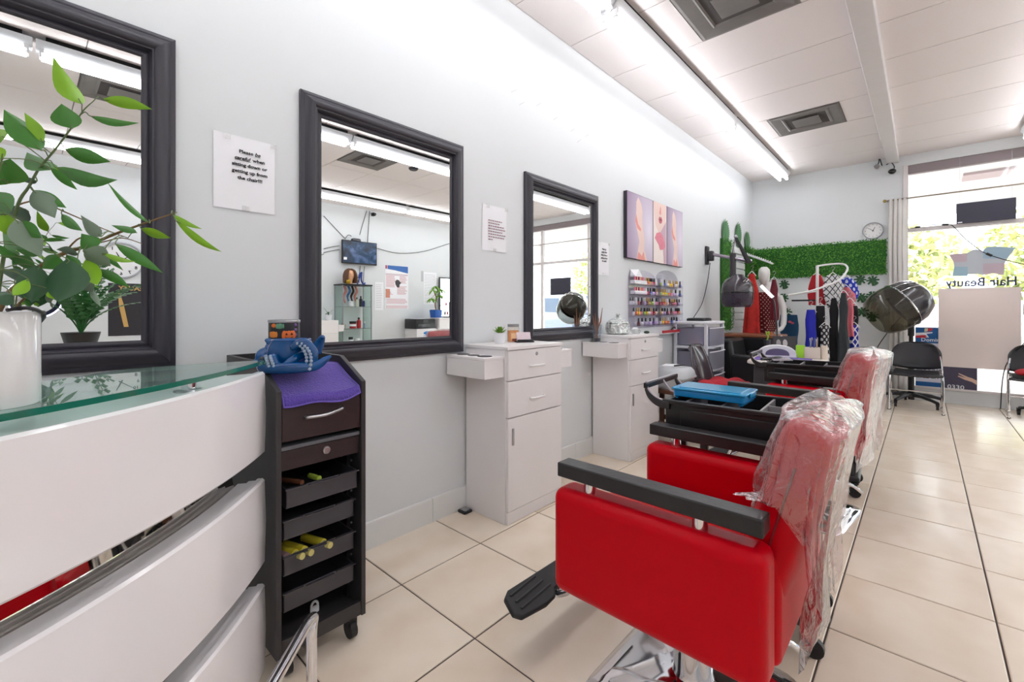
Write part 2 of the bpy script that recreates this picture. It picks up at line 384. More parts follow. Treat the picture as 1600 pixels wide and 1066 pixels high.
# shop window
FR = M('window_frame_paint', (226, 220, 220), .45)
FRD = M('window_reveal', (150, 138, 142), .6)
GL = FILM('window_glass', (250, 252, 252), gl=.8)
w1 = struct(thing('window_1', 'shop front window', 'window', (WX0, D, WZ0)))
del w1['label']; del w1['category']
def wpart(n, m, *bx):
    mb = MB()
    for q in bx: mb.box(*q)
    return mb.build(n, m, w1, bevel=.004, wp=True)
y0, y1 = D+.01, D+.09
wpart('jamb', FR, (WX0+.001, WX0+.05, y0-.03, y1, WZ0, WZ1)); wpart('jamb', FR, (WX1-.05, WX1-.001, y0-.03, y1, WZ0, WZ1))
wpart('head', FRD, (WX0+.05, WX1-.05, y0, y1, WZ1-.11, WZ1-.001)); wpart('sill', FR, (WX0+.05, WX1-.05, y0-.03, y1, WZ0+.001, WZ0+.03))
mul = [2.985, 4.175]; edges = [WX0+.05]+mul+[WX1-.05]
for x in mul: wpart('mullion', FR, (x-.025, x+.025, y0, y1, WZ0+.03, WZ1-.11))
for a, b in zip(edges, edges[1:]):
    xa, xb = (a if a < 1.9 else a+.025), (b if b > 5.6 else b-.025)
    wpart('transom_bar', FR, (xa, xb, y0, y1, 2.12, 2.17))
    for za, zb in ((WZ0+.03, 2.12), (2.17, WZ1-.11)):
        wpart('pane', GL, (xa, xb, D+.045, D+.051, za, zb))

# fluorescent strips
TUBEM = M('tube_light', (255, 255, 255), .4, emit=(250, 251, 254), estr=TUBE)
HOUS = M('fixture_enamel', (222, 224, 228), .35)
def fixture():
    t = thing('strip_light', '', 'light'); Lh = 1.195
    MB().box(-.06, .06, -Lh+.05, Lh-.05, -.035, 0).build('shadow_gap', M('shadow_gap_black', (12, 12, 14), .8), t, smooth=0)  # black spacer put in as the shade between housing and ceiling
    pr = [(-.078, -.036), (.078, -.036), (.078, -.055), (.045, -.098), (-.045, -.098), (-.078, -.055)]
    MB().prism(pr, -Lh, Lh, lambda a, b, h: (a, h, b)).build('housing', HOUS, t, bevel=.003)
    for s_ in (-1, 1):
        MB().cyl((s_*.042, -Lh+.03, -.128), (s_*.042, Lh-.03, -.128), .0165, n=10).build('fluorescent_tube', TUBEM, t)
        for e in (-1, 1): MB().box(s_*.042-.014, s_*.042+.014, e*Lh-e*.03-.012, e*Lh-e*.03+.012, -.142, -.09).build('lamp_holder', WPL, t, smooth=0)
    return t
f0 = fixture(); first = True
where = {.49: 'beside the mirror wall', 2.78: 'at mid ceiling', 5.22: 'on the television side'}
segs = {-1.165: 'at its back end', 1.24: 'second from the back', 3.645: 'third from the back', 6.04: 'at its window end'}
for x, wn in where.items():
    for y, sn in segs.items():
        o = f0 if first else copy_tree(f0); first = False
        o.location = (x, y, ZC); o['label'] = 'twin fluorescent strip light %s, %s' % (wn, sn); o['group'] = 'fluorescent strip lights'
# ================================================================== LEFT WALL: mirrors, papers, canvas
ESP = M('espresso_frame', (50, 48, 57), .36)
MIR = M('mirror_glass', (243, 246, 246), .0, 1)
EYX = (0, 1, 0); EZ = (0, 0, 1)
def mirror(y0, y1, z0, z1, label):
    t = thing('wall_mirror', label, 'mirror', (0, (y0+y1)/2, z0), 0, 'framed mirrors along the styling wall')
    pr = [(0, .002), (0, .018), (.008, .022), (.016, .022), (.022, .030), (.036, .040), (.050, .041), (.058, .036), (.061, .030), (.066, .030), (.069, .024), (.074, .012), (.080, .014), (.086, .013), (.093, .008), (.093, .003)]
    mb = MB(); vs = []; fs = []; N = len(pr)
    cor = lambda w: [(y0+w, z0+w), (y1-w, z0+w), (y1-w, z1-w), (y0+w, z1-w)]
    for q in range(4):                                    # four mitred lengths
        k = len(vs)
        for w, h in pr: c = cor(w); vs += [(h,)+c[q], (h,)+c[(q+1) % 4]]
        for n in range(N-1): fs.append((k+2*n, k+2*n+1, k+2*n+3, k+2*n+2))
    mb.add(vs, fs).build('frame', ESP, t, wp=True, smooth=50)
    MB().box(.002, .0075, y0+.088, y1-.088, z0+.088, z1-.088).build('mirror_pane', MIR, t, wp=True, smooth=0)
    MB().box(.0005, .002, y0+.02, y1-.02, z0+.02, z1-.02).build('backing', BLK, t, wp=True, smooth=0)
mirror(-.55, .353, .937, 2.073, 'large dark-framed wall mirror behind the reception desk and leafy plant')
mirror(.778, 1.68, .896, 2.06, 'large dark-framed wall mirror between the careful notice and first white cabinet')
mirror(2.217, 3.11, .912, 2.043, 'large dark-framed wall mirror reflecting the shop window, between the two white cabinets')

TAPE = FILM('clear_tape', (250, 250, 250), haze=.2, rough=.2)
def notice(y0, y1, z0, z1, label, tilt=0):
    t = thing('paper_notice', label, 'notice', (0, (y0+y1)/2, z0))
    def sh(u, v):
        return (.003+.004*math.sin(u*3.1)*math.sin(v*2.6+.5)**2, y0+(y1-y0)*u+tilt*(v-.5), z0+(z1-z0)*v)
    mb = MB(); mb.surf(sh, 8, 8); mb.build('sheet', PAPER, t, wp=True)
    for u, v in ((.2, .96), (.97, .97), (.5, .03)):
        p = sh(u, v); MB().box(.0065, .007, p[1]-.012, p[1]+.012, p[2]-.009, p[2]+.009).build('tape', TAPE, t, wp=True, smooth=0)
    return t
def careful(t, yc, zt, s, k=1.):
    rows = [[('Please ', 0), ('be', 1)], [('careful', 1), (' when', 0)], [('sitting down or', 0)], [('getting up from', 0)], [('the chair!!!', 0)]]
    obs = []
    for r, parts in enumerate(rows):
        z = zt-r*s*1.42; row = []
        for tx, it in parts:
            o = text(tx.strip(), s, (.0085, 0, z), EYX, EZ, INK, t, bold=s*.028, shear=.25 if it else 0, sx=k*1.12, align='LEFT'); ys = [v.co.y for v in o.data.vertices]; row.append((o, min(ys), max(ys), it))
        tot = sum(b-a for _, a, b, _ in row)+s*.34*k*(len(row)-1); y = yc-tot/2
        for o, a, b, it in row:
            for v in o.data.vertices: v.co.y += y-a
            obs.append(o)
            if it: obs.append(MB().box(.0085, .0089, y, y+b-a, z-s*.2, z-s*.12).build('u', INK, t, wp=True, smooth=0))
            y += b-a+s*.34*k
    join_text(obs, 'lettering')
t = notice(.469, .682, 1.516, 1.799, 'white paper notice in bold black lettering between the first two mirrors'); careful(t, .590, 1.735, .0178)
t = notice(1.84, 2.05, 1.491, 1.768, 'white paper notice with small faint paragraph beside the window-reflecting mirror', .006)
mb = MB(); RED_INK = M('faded_print', (150, 110, 120), .9)
for r in range(8):
    y = 1.885; z = 1.672-r*.0165; n = 0
    while n < (7, 6, 8, 8, 7, 8, 7, 2)[r]:
        w = R.uniform(.010, .021); mb.box(.0085, .0088, y, y+w, z, z+.0058); y += w+.004; n += 1
        if y > 2.02: break
mb.build('small_print', RED_INK, t, wp=True, smooth=0)
t = notice(3.122, 3.297, 1.418, 1.687, 'white paper notice in bold lettering between the window-reflecting mirror and canvas print'); careful(t, 3.215, 1.625, .0172, .82)

# nails, scratches on wall
mk = M('wall_mark', (205, 206, 209), .8)
for i, (u, v) in enumerate([(803, 142), (815, 162), (842, 163), (868, 185), (895, 203), (917, 212), (905, 220)]):
    p = PX(u, v, 0); MB().box(0, .0012, p.y-.03, p.y+.03, p.z-.002, p.z+.002, tr(0, p.y, p.z) @ rot('X', 35) @ tr(0, -p.y, -p.z)).build('wall_scuff', mk, bpy.data.objects['wall_left'], smooth=0)

# three-part spa canvas
t = thing('canvas_print', 'wide lavender canvas print of raised hands and a face with a rose', 'picture', (0, 4.16, 1.59))
CY0, CY1, CZ0, CZ1 = 3.55, 4.775, 1.59, 2.178
MB().box(.002, .034, CY0, CY1, CZ0, CZ1).build('stretcher', M('canvas_edge', (52, 46, 56), .7), t, wp=True, smooth=0)
def lav():
    m = M('lavender_print', (180, 160, 190), .7); nt = m.node_tree; b = nt.nodes['Principled BSDF']; L = nt.links.new
    tc = nd(nt, 'ShaderNodeTexCoord'); gr = nd(nt, 'ShaderNodeTexGradient', gradient_type='SPHERICAL'); mp = nd(nt, 'ShaderNodeMapping'); L(tc.outputs['Generated'], mp.inputs[0]); mp.inputs['Location'].default_value = (0, -.85, -.42); mp.inputs['Scale'].default_value = (.0, 1.0, .9); L(mp.outputs[0], gr.inputs[0])
    cr = nd(nt, 'ShaderNodeValToRGB'); L(gr.outputs[0], cr.inputs[0]); e = cr.color_ramp.elements; e[0].color = lin((158, 134, 166)); e[1].color = lin((236, 228, 240)); L(cr.outputs[0], b.inputs['Base Color'])
    return m
LAV = lav(); SK = M('print_skin', (240, 214, 206), .7, var=.05, scale=10); SKP = M('print_pink_skin', (236, 160, 150), .7, var=.08, scale=14)
ROSE = M('print_rose', (226, 140, 156), .7, var=.14, scale=30); LIP = M('print_lips', (196, 110, 122), .7); PALE = M('print_pale', (244, 232, 226), .7, var=.04, scale=8)
h3 = [CY0, 4.06, 4.37, CY1]
for i, (a, b) in enumerate(((h3[0], h3[1]-.006), (h3[1]+.004, h3[2]-.004), (h3[2]+.006, h3[3]))):
    MB().box(.034, .0355, a+.003, b-.003, CZ0+.003, CZ1-.003).build('print_panel', PALE if i == 1 else LAV, t, wp=True, smooth=0)
H = CZ1-CZ0
def shp(name, m, base, wd, pts, lay=0):
    mb = MB(); mb.plate([(base+wd*a, CZ0+H*b) for a, b in pts], (.0355+.0004*lay, 0, 0), EYX, EZ, .0004); mb.build(name, m, t, wp=True, smooth=0)
hand = [(.35, .0), (.38, .10), (.45, .28), (.36, .45), (.30, .58), (.33, .72), (.34, .88), (.41, .96), (.52, .88), (.58, .76), (.57, .62), (.60, .48), (.66, .34), (.64, .18), (.76, .0)]
for base, wd in ((h3[0], .504), (h3[2], .40)):
    shp('printed_hand', SK, base, wd, hand); shp('printed_wrist', SKP, base, wd, [(.36, .0), (.42, .12), (.55, .06), (.62, .14), (.68, .0)], 1); shp('printed_thumb', SKP, base, wd, [(.30, .58), (.33, .70), (.40, .55), (.52, .48), (.50, .44), (.37, .48)], 1)
b, wd = h3[1], .30
shp('printed_face', SK, b, wd, [(.02, 1), (.08, .8), (.2, .6), (.45, .5), (.75, .52), (.93, .7), (.97, 1)]); shp('printed_nose', SKP, b, wd, [(.45, .84), (.52, .80), (.60, .83), (.58, .93), (.53, .95)], 1)
shp('printed_lips', LIP, b, wd, [(.40, .73), (.47, .78), (.53, .765), (.60, .78), (.68, .73), (.62, .675), (.52, .66), (.44, .68)], 1); shp('printed_mouth', M('print_mouth', (120, 60, 70), .7), b, wd, [(.46, .725), (.54, .738), (.61, .725), (.54, .712)], 2)
shp('printed_shadow', M('print_mauve', (206, 176, 190), .7), b, wd, [(.55, .52), (.96, .72), (.97, 0), (.8, 0), (.72, .3)], 1)
shp('printed_rose', ROSE, b, wd, [(.12, .40), (.25, .49), (.5, .52), (.68, .48), (.86, .36), (.9, .28), (.75, .24), (.5, .22), (.4, .3)], 2)
shp('printed_shoulder', PALE, b, wd, [(.02, .40), (.12, .38), (.4, .22), (.62, .12), (.75, 0), (.02, 0)], 3)

# ================================================================== nail polish racks
ACR = FILM('acrylic', (250, 249, 252), haze=.04, hcol=(225, 220, 238))
def rack(y0, y1, zt, label):
    t = thing('polish_rack', label, 'rack', (0, (y0+y1)/2, .965), 0, 'acrylic wall racks')
    ym = (y0+y1)/2; arch = [(y0, .965), (y1, .965), (y1, 1.44)]+[(ym+(y1-ym)*math.cos(a), 1.44+(zt-1.44)*math.sin(a)) for a in [PI*k/12 for k in range(1, 12)]]+[(y0, 1.44)]
    MB().plate(arch, (.002, 0, 0), EYX, EZ, .004).build('back_plate', ACR, t, wp=True, smooth=0)
    for i in range(5):
        z = .985+i*.094
        MB().box(.006, .062, y0, y1, z, z+.004).build('shelf', ACR, t, wp=True, smooth=0)
        MB().box(.058, .062, y0, y1, z+.004, z+.022).build('shelf_lip', ACR, t, wp=True, smooth=0)
    for y in (y0, y1-.004): MB().box(.006, .062, y, y+.004, .985, 1.44).build('side_plate', ACR, t, wp=True, smooth=0)
rack(3.63, 4.165, 1.50, 'clear acrylic nail polish rack holding two white boxes, under the canvas'); rack(4.185, 4.715, 1.535, 'clear acrylic nail polish rack with arched top, nearer the drawer tower')
NC = {'red': (176, 22, 36), 'pink': (232, 130, 160), 'nude': (226, 190, 176), 'yellow': (236, 200, 40), 'orange': (232, 120, 40), 'purple': (120, 70, 150), 'blue': (50, 80, 160), 'green': (150, 190, 60), 'burgundy': (90, 16, 34), 'lilac': (196, 176, 220), 'clear white': (232, 230, 234), 'gold': (200, 160, 80)}
CAPS = {'black': (18, 18, 20), 'white': (236, 236, 238), 'gold': (196, 160, 90)}
def pbottle(col, cap):
    mb = MB(); mb.lathe([(.0, 0), (.0125, 0), (.014, .004), (.014, .028), (.009, .034), (.0055, .036)], 8); mb.mat(1); mb.lathe([(.0075, .035), (.0085, .037), (.0065, .068), (.0, .069)], 8)
    return mb.mesh('nail_polish_bottle', [M('lacquer_'+col, NC[col], .15, coat=.5), M('cap_'+cap, CAPS[cap], .3)], 40)
pm = {}
left = [['burgundy/black', 'clear white/black', 'lilac/black', 'lilac/black', 'purple/black', 'lilac/white'], ['clear white/black', 'orange/gold', 'yellow/gold', 'pink/black', 'green/black', 'yellow/black', 'clear white/black', 'pink/gold', 'red/black', 'nude/black'],
        ['clear white/black', 'clear white/white', 'red/black', 'burgundy/black', 'lilac/white', 'burgundy/gold', 'gold/gold', 'green/black', 'clear white/white', 'pink/black'], ['pink/white', 'red/black', 'blue/black', 'lilac/black', 'purple/black', 'nude/gold'], ['red/gold', 'orange/gold', 'gold/black', 'pink/black', 'red/black', 'clear white/white']]
right = [['clear white/black', 'yellow/gold', 'orange/gold', 'orange/white', 'blue/black', 'clear white/black', 'blue/black', 'lilac/white'], ['gold/gold', 'nude/black', 'lilac/black', 'burgundy/black', 'pink/white', 'burgundy/black', 'pink/white', 'pink/black', 'red/black', 'orange/black'],
         ['red/white', 'red/gold', 'orange/gold', 'nude/white', 'burgundy/black', 'burgundy/gold', 'red/gold', 'pink/gold', 'burgundy/black', 'lilac/black'], ['green/gold', 'yellow/gold', 'yellow/gold', 'green/white', 'orange/white', 'pink/gold', 'lilac/white', 'lilac/black', 'clear white/white', 'blue/black'], ['green/white', 'clear white/white', 'blue/black', 'clear white/white', 'yellow/gold', 'yellow/white', 'burgundy/gold', 'clear white/gold', 'yellow/gold', 'blue/black']]
ordn = ['bottom', 'second', 'middle', 'fourth', 'top']
def polish(rows, y0, y1, rn, skip):
    for i, row in enumerate(rows):
        z = .989+i*.094; a = y0+.035+(skip.get(i, 0)); n = len(row); st = (y1-.03-a)/max(1, n-1)
        for j, cc in enumerate(row):
            col, cap = cc.split('/')
            if cc not in pm: pm[cc] = pbottle(col, cap)
            o = bpy.data.objects.new('nail_polish_bottle', pm[cc]); COL.objects.link(o); o.location = (.034+R.uniform(-.004, .008), a+st*j, z)
            tag(o, 'small %s nail polish, %s cap, on %s shelf of %s rack' % (col, cap, ordn[i], rn), 'nail polish', 'nail polish bottles on the wall racks')
            if R.random() < .4 and i != 0:
                k = o.copy(); COL.objects.link(k); k.location.x -= .026; k.location.y += .004
polish(left, 3.63, 4.165, 'box-holding', {3: .25, 4: .24, 0: .1}); polish(right, 4.185, 4.715, 'arched', {})
for z, nm in ((1.275, 'fourth'), (1.369, 'top')):
    t = thing('polish_display_box', 'white carton with rows of pink and red polish swatches on the %s rack shelf' % nm, 'box', (.034, 3.76, z))
    MB().box(-.026, .026, -.1, .12, 0, .03).build('carton', PAPER, t, smooth=0)
    if nm == 'top': MB().add([(-.026, -.1, .062), (.026, -.1, .062), (-.02, .12, .062), (-.026, -.1, .125), (-.02, .05, .135), (-.02, .12, .075)], [(0, 2, 5, 4, 3), (0, 1, 3), (1, 2, 5, 4), (1, 4, 3), (0, 1, 2)]).build('raised_lid', PAPER, t, smooth=0)
    for j in range(10):
        c = ['pink', 'red', 'nude', 'burgundy', 'pink', 'nude', 'orange', 'pink', 'lilac', 'nude'][j]
        MB().lathe([(0, .03), (.008, .03), (.008, .062), (0, .062)], 8, (.012, -.085+j*.021, 0)).build('swatch_bottle', M('lacquer_'+c, NC[c]), t)
# wall-rack neighbours: small shelf with red items, seen under rack
t = thing('wall_ledge', 'narrow wall ledge with red strip below the polish racks', 'shelf', (0, 4.45, .9)); MB().box(0, .07, 4.2, 4.62, .895, .905).build('board', WPL, t, wp=True, smooth=0); MB().box(.062, .075, 4.2, 4.62, .905, .93).build('red_strip', M('red_strip', (190, 40, 50), .4), t, wp=True, smooth=0)
MB().tube(ccat([(.035, 4.45, .912), (.045, 4.5, .95), (.04, 4.56, .95), (.035, 4.6, .912)], 5), .006, 6).build('sunglasses_arm', BLK, t, wp=True)
# ================================================================== styling cabinets
def station(y0, y1, label):
    X1, ZT = .34, .937
    t = thing('styling_cabinet', label, 'cabinet', (0, (y0+y1)/2, 0), 0, 'white styling cabinets')
    MB().box(.015, X1-.018, y0, y1, 0, ZT-.018).build('carcass', LAM, t, bevel=.0015, wp=True)
    MB().box(.012, X1+.004, y0-.003, y1+.003, ZT-.018, ZT).build('top', LAM, t, bevel=.002, wp=True)
    MB().box(X1-.018, X1-.004, y0+.004, y1-.004, .002, .066).build('plinth', LAM, t, bevel=.0015, wp=True)
    xf = X1
    HM = M('handle_white', (240, 239, 239), .3)
    for k, (za, zb) in enumerate(((.758, .915), (.563, .753))):
        d = MB().box(xf-.018, xf, y0+.006, y1-.006, za, zb).build('drawer', LAM, t, bevel=.002, wp=True)
        ym, zm = (y0+y1)/2, (za+zb)/2-.012
        pts = ccat([(xf, ym-.06, zm), (xf+.014, ym-.055, zm), (xf+.02, ym, zm), (xf+.014, ym+.055, zm), (xf, ym+.06, zm)], 4)
        MB().tube(pts, .0055, 8).build('handle', HM, d, wp=True)
        if k == 0: MB().lathe([(0, .004), (.009, .004), (.011, 0)], 14, (xf, ym, zb-.028), Matrix.Rotation(PI/2, 3, 'Y')).build('lock', STEEL, d, wp=True)
    d = MB().box(xf-.018, xf, y0+.006, y1-.006, .07, .557).build('door', LAM, t, bevel=.002, wp=True)
    MB().box(xf, xf+.008, y0+.032, y0+.046, .415, .505).build('handle', STEEL, d, bevel=.003, wp=True)
    # holder boxes on both sides
    for s_ in (-1, 1):
        ya = y0-.14 if s_ < 0 else y1; b = MB(); b.box(.012, .312, ya+.001, ya+.139, .778, .873); hb = b.build('holder_box', LAM, t, bevel=.0015, wp=True)
        MB().box(.010, .316, ya, ya+.1395, .873, .887).build('holder_lid', LAM, hb, bevel=.0015, wp=True)
        for q, r_ in ((.07, .034), (.155, .03), (.24, .038)):
            MB().lathe([(r_+.002, .0), (r_+.002, .0015), (r_-.002, .0018), (r_-.003, .0008), (0, .0006)], 20, (q, ya+.07, .887)).build('holder_hole', BLK, hb, wp=True)
    return t
station(1.702, 2.18, 'tall white styling cabinet with succulent and candle on top'); station(3.032, 3.512, 'tall white styling cabinet with brush glass and crystal jar on top')
# --- on the first cabinet
p = PX(781, 531, .13)
t = thing('succulent_pot', 'small green succulent in ribbed white ceramic pot', 'plant', (.13, p.y, .937))
MB().lathe([(0, 0), (.026, 0), (.03, .004), (.030, .010), (.033, .014), (.034, .062), (.031, .062), (.030, .054), (0, .054)], 24).build('pot', M('white_ceramic', (238, 238, 240), .3), t)
SUC = M('succulent_green', (112, 158, 44), .4, var=.25, scale=30)
for ring, (n, L_, tilt) in enumerate(((9, .052, 22), (8, .046, 42), (6, .036, 62), (3, .026, 80))):
    for k in range(n):
        an = 360*k/n+ring*23; T = tr(0, 0, .058+ring*.004) @ rot('Z', an) @ rot('Y', -tilt)
        mb = MB(); mb.surf(lambda u, v: T @ Vector((u*L_, .010*math.sin(PI*min(1, u*.85+.12))*math.cos(2*PI*v)*(1-.3*u), .004*math.sin(2*PI*v)*(1-u)+.006*u*u)), 6, 6, cv=True); mb.build('leaf', SUC, t)
p = PX(802, 531, .10)
t = thing('candle_jar', 'peach scented candle in glass jar beside the succulent', 'candle', (.10, p.y, .937))
MB().lathe([(0, .004), (.034, .004), (.034, .07), (0, .07)], 24).build('wax', M('peach_wax', (236, 170, 120), .5), t)
MB().lathe([(.036, 0), (.037, .085), (.033, .09), (.033, .092)], 24).build('jar', FILM('jar_glass', (248, 244, 238)), t); MB().lathe([(0, .092), (.035, .092), (.035, .108), (0, .108)], 24).build('lid', M('lid_grey', (150, 148, 150), .4, .6), t)
MB().lathe([(.0375, .02), (.0375, .055)], 12, a0=-1.2, a1=.8).build('label_band', M('candle_label', (240, 196, 150), .6), t)
MB().lathe([(.0379, .008), (.0379, .022)], 12, a0=-1.0, a1=.5).build('label_foot', M('candle_label_dark', (130, 60, 50), .6), t)
p = PX(817, 531, .16)
t = thing('card_holder', 'black business card holder with pink printed cards', 'card holder', (.17, p.y, .937), -.5)
MB().box(-.035, .03, -.055, .055, 0, .008).build('base', BLK, t, bevel=.003); MB().box(-.03, -.024, -.05, .05, .008, .05, rot('Y', -18)).build('back', BLK, t, bevel=.002); MB().box(.02, .026, -.05, .05, .008, .018).build('lip', BLK, t, bevel=.002)
MB().box(-.012, .004, -.044, .044, .010, .062, rot('Y', -18)).build('cards', M('card_pink', (232, 214, 220), .6, var=.1, scale=40), t, smooth=0)
# --- on the second cabinet and its holder box
p = PZ(926, 530, .876)
t = thing('brush_tumbler', 'clear glass tumbler of wooden brushes on the cabinet holder box', 'cup', (.10, 2.955, .888))
MB().lathe([(0, 0), (.028, 0), (.036, .13), (.034, .13), (.026, .004), (0, .004)], 20).build('glass', FILM('tumbler_glass', (238, 242, 246), haze=.04), t); MB().lathe([(0, .004), (.026, .004), (.028, .03), (0, .03)], 16).build('dark_base', M('smoke', (40, 40, 48), .3), t)
WD = M('brush_wood', (142, 92, 66), .5, var=.2)
for dx, dy, h in ((.03, .04, .26), (-.02, -.026, .2), (.02, -.01, .2), (-.026, .016, .22), (.0, .03, .18)):
    MB().tube([(-dx*.5, -dy*.5, .01), (dx*.6, dy*.6, h*.6), (dx*.9, dy*.9, h)], [.004, .005, .002], 6).build('brush', WD, t)
p = PZ(968, 519, .938)
t = thing('crystal_jar', 'round cut-crystal jar with leafy glass lid', 'jar', (.14, 3.20, .938))
CRY = M('cut_crystal', (222, 228, 226), .1, .7, bump=1.0, bscale=38, detail=1)
CRY.node_tree.nodes['Bump'].inputs['Distance'].default_value = .03
MB().lathe([(0, 0), (.075, 0), (.092, .012), (.098, .05), (.094, .082), (.086, .088)], 28).build('bowl', CRY, t); MB().lathe([(.09, .089), (.084, .1), (.05, .122), (.018, .134), (.01, .142), (0, .143)], 28).build('lid', CRY, t)
for k in range(5):
    T = tr(0, 0, .135) @ rot('Z', k*72) @ rot('Y', -50); MB().surf(lambda u, v: T @ Vector((.035*u, (.010*math.sin(PI*u))*(v*2-1), .006*math.sin(PI*v))), 5, 4).build('glass_leaf', CRY, t)
t = thing('crystal_dish', 'small crystal dish with paper beside the crystal jar', 'dish', (.2, 3.39, .938)); MB().lathe([(0, 0), (.03, 0), (.045, .03), (.042, .03), (.028, .004), (0, .004)], 16).build('dish', CRY, t); MB().box(-.02, .02, -.015, .02, .012, .046, rot('X', 20)).build('folded_paper', PAPER, t, smooth=0)
t = thing('plant_scrap', 'tiny dark green sprig lying on the second cabinet top', 'sprig', (.28, 3.42, .938)); MB().ell((0, 0, .012), (.025, .02, .012), 10, 6).build('sprig', M('sprig', (40, 60, 40), .6), t)
# floor pad by the first cabinet
p = PZ(723, 800, 0)
t = thing('door_wedge', 'small black floor wedge at the foot of the white cabinet', 'wedge', (.045, 1.665, 0)); MB().prism(rrect(-.03, .035, -.03, .03, .01), 0, .012, lambda a, b, h: (a, b, h)).build('pad', BLK, t, bevel=.003); MB().prism(rrect(-.02, .026, -.02, .02, .008), .012, .016, lambda a, b, h: (a, b, h)).build('pad_top', STEEL, t)

# ================================================================== drawer trolley by the desk
TRB = M('trolley_black_laminate', (52, 50, 52), .45, var=.12, scale=30); TRD = M('trolley_front', (48, 36, 38), .4, var=.18, scale=14)
TX0, TX1, TY0, TY1 = .02, .51, .507, .80
t = thing('drawer_trolley', 'tall black trolley with top drawer, open trays and castors', 'trolley', (.27, .653, 0))
pr = [(TX0, .075), (TX1, .075), (TX1, .885), (.35, .963), (TX0, .963)]
for ya in (TY0, TY1-.016): MB().prism(pr, ya, ya+.016, lambda a, b, h: (a, h, b)).build('side_panel', TRB, t, bevel=.0015, wp=True)
a_, b_ = TY0+.016, TY1-.016
MB().box(TX0, TX0+.012, a_, b_, .075, .963).build('back_panel', TRB, t, smooth=0, wp=True)
MB().prism([(TX0+.012, .925), (.35, .925), (.5, .856), (.5, .842), (.35, .911), (TX0+.012, .911)], a_, b_, lambda a, b, h: (a, h, b)).build('top_board', TRB, t, smooth=0, wp=True)
MB().box(TX0+.012, .5, a_, b_, .092, .108).build('bottom_board', TRB, t, smooth=0, wp=True); MB().box(.492, .508, a_, b_, .078, .125).build('bottom_rail', TRB, t, bevel=.002, wp=True)
dr = MB().box(.47, .505, a_+.002, b_-.002, .727, .845).build('drawer', TRD, t, bevel=.002, wp=True)
MB().tube(ccat([(.505, .595, .793), (.522, .6, .795), (.532, .653, .797), (.522, .706, .805), (.505, .711, .806)], 5), .0055, 8).build('handle', STEEL, dr, wp=True)
MB().box(.08, .5, a_, b_, .699, .711).build('shelf', M('trolley_shelf_edge', (96, 98, 104), .4), t, bevel=.002, wp=True)
lb = MB().box(.478, .494, a_, b_, .636, .697).build('lock_bar', TRD, t, bevel=.002, wp=True)
MB().lathe([(.013, 0), (.012, .006), (.008, .007), (.007, .005), (0, .005)], 18, (.494, .667, .672), Matrix.Rotation(PI/2, 3, 'Y')).build('lock', STEEL, lb, wp=True)
for ya in (a_, b_-.012): MB().box(.40, .43, ya, ya+.012, .11, .63).build('runner_post', BLK, t, smooth=0, wp=True)
TRAY = M('trolley_tray', (60, 58, 64), .32, spec=.6)
for k, zt in enumerate((.583, .478, .366, .254)):
    z0 = zt-.058; xf = .505 if k == 0 else .483; tb = MB()
    for q in ((.1, .104, a_+.014, b_-.014, z0, zt), (xf-.004, xf, a_+.014, b_-.014, z0, zt), (.1, xf, a_+.014, a_+.018, z0, zt), (.1, xf, b_-.018, b_-.014, z0, zt), (.1, xf, a_+.014, b_-.014, z0-.003, z0+.001)): tb.box(*q)
    tb.box(xf, xf+.008, a_+.01, a_+.075, zt-.004, zt); tb.box(xf, xf+.008, a_+.082, b_-.085, zt-.007, zt-.003); tb.box(xf, xf+.008, b_-.08, b_-.01, zt-.004, zt)
    tb.build('tray', TRAY, t, bevel=.001, wp=True)
    for e in (.39, .46): MB().cyl((e, b_-.010, zt+.02), (e, b_-.014, zt+.02), .004, n=8).build('screw', STEEL, t, wp=True)
for x, y in ((TX1-.03, TY1-.04), (TX1-.03, TY0+.04), (TX0+.05, TY1-.04), (TX0+.05, TY0+.04)): caster('castor', t, x, y, .078, .03, wp=True)
def tubev(p0, p1, r, m, name, label, cat, cap=None, group=None):
    o = thing(name, label, cat, tuple(Vector(p0).lerp(Vector(p1), .5)), 0, group); MB().tube([p0, p1], r, 10).build('body', m, o, wp=True)
    if cap: d = (Vector(p1)-Vector(p0)); MB().tube([Vector(p1), Vector(p1)+d*.35], r*.75, 10).build('cap', cap, o, wp=True)
YT = M('yellow_tube', (222, 206, 60), .4); PT = M('pinkish_tube', (150, 120, 122), .4)
for k, (y, m, nm) in enumerate(((.545, PT, 'mauve'), (.572, YT, 'yellow'), (.600, YT, 'yellow'), (.662, YT, 'yellow'))):
    lab = ['mauve hair roller tube in the trolley tray', 'yellow hair colour tube beside the mauve one in trolley tray', 'yellow hair colour tube between two yellow ones in trolley tray', 'yellow hair colour tube lying apart in the trolley tray'][k]
    tubev((.36, y-.012, .345), (.462, y+.01, .352), .014, m, 'colour_tube', lab, 'tube', M('tube_cap', (200, 190, 120), .4) if m is YT else None, 'colour tubes in the trolley')
tubev((.34, .545, .575), (.47, .60, .577), .008, M('brown_handle', (120, 74, 50), .5), 'round_brush', 'brown handled brush in the top trolley tray', 'brush'); tubev((.42, .645, .575), (.47, .655, .575), .009, M('lime', (170, 190, 70), .5), 'lime_clip', 'small lime green clip in the top trolley tray', 'clip')
t = thing('padlock', 'small white padlock-shaped tag on the trolley bottom', 'tag', (.42, .66, .108)); MB().plate(rrect(-.014, .014, 0, .022, .004), (0, 0, 0), (0, 1, 0), (0, 0, 1), .006).build('tag_body', WPL, t); MB().tube([(.003, .011*math.cos(a), .022+.016*math.sin(a)) for a in [PI*k/8 for k in range(9)]], .004, 8).build('shackle', WPL, t)
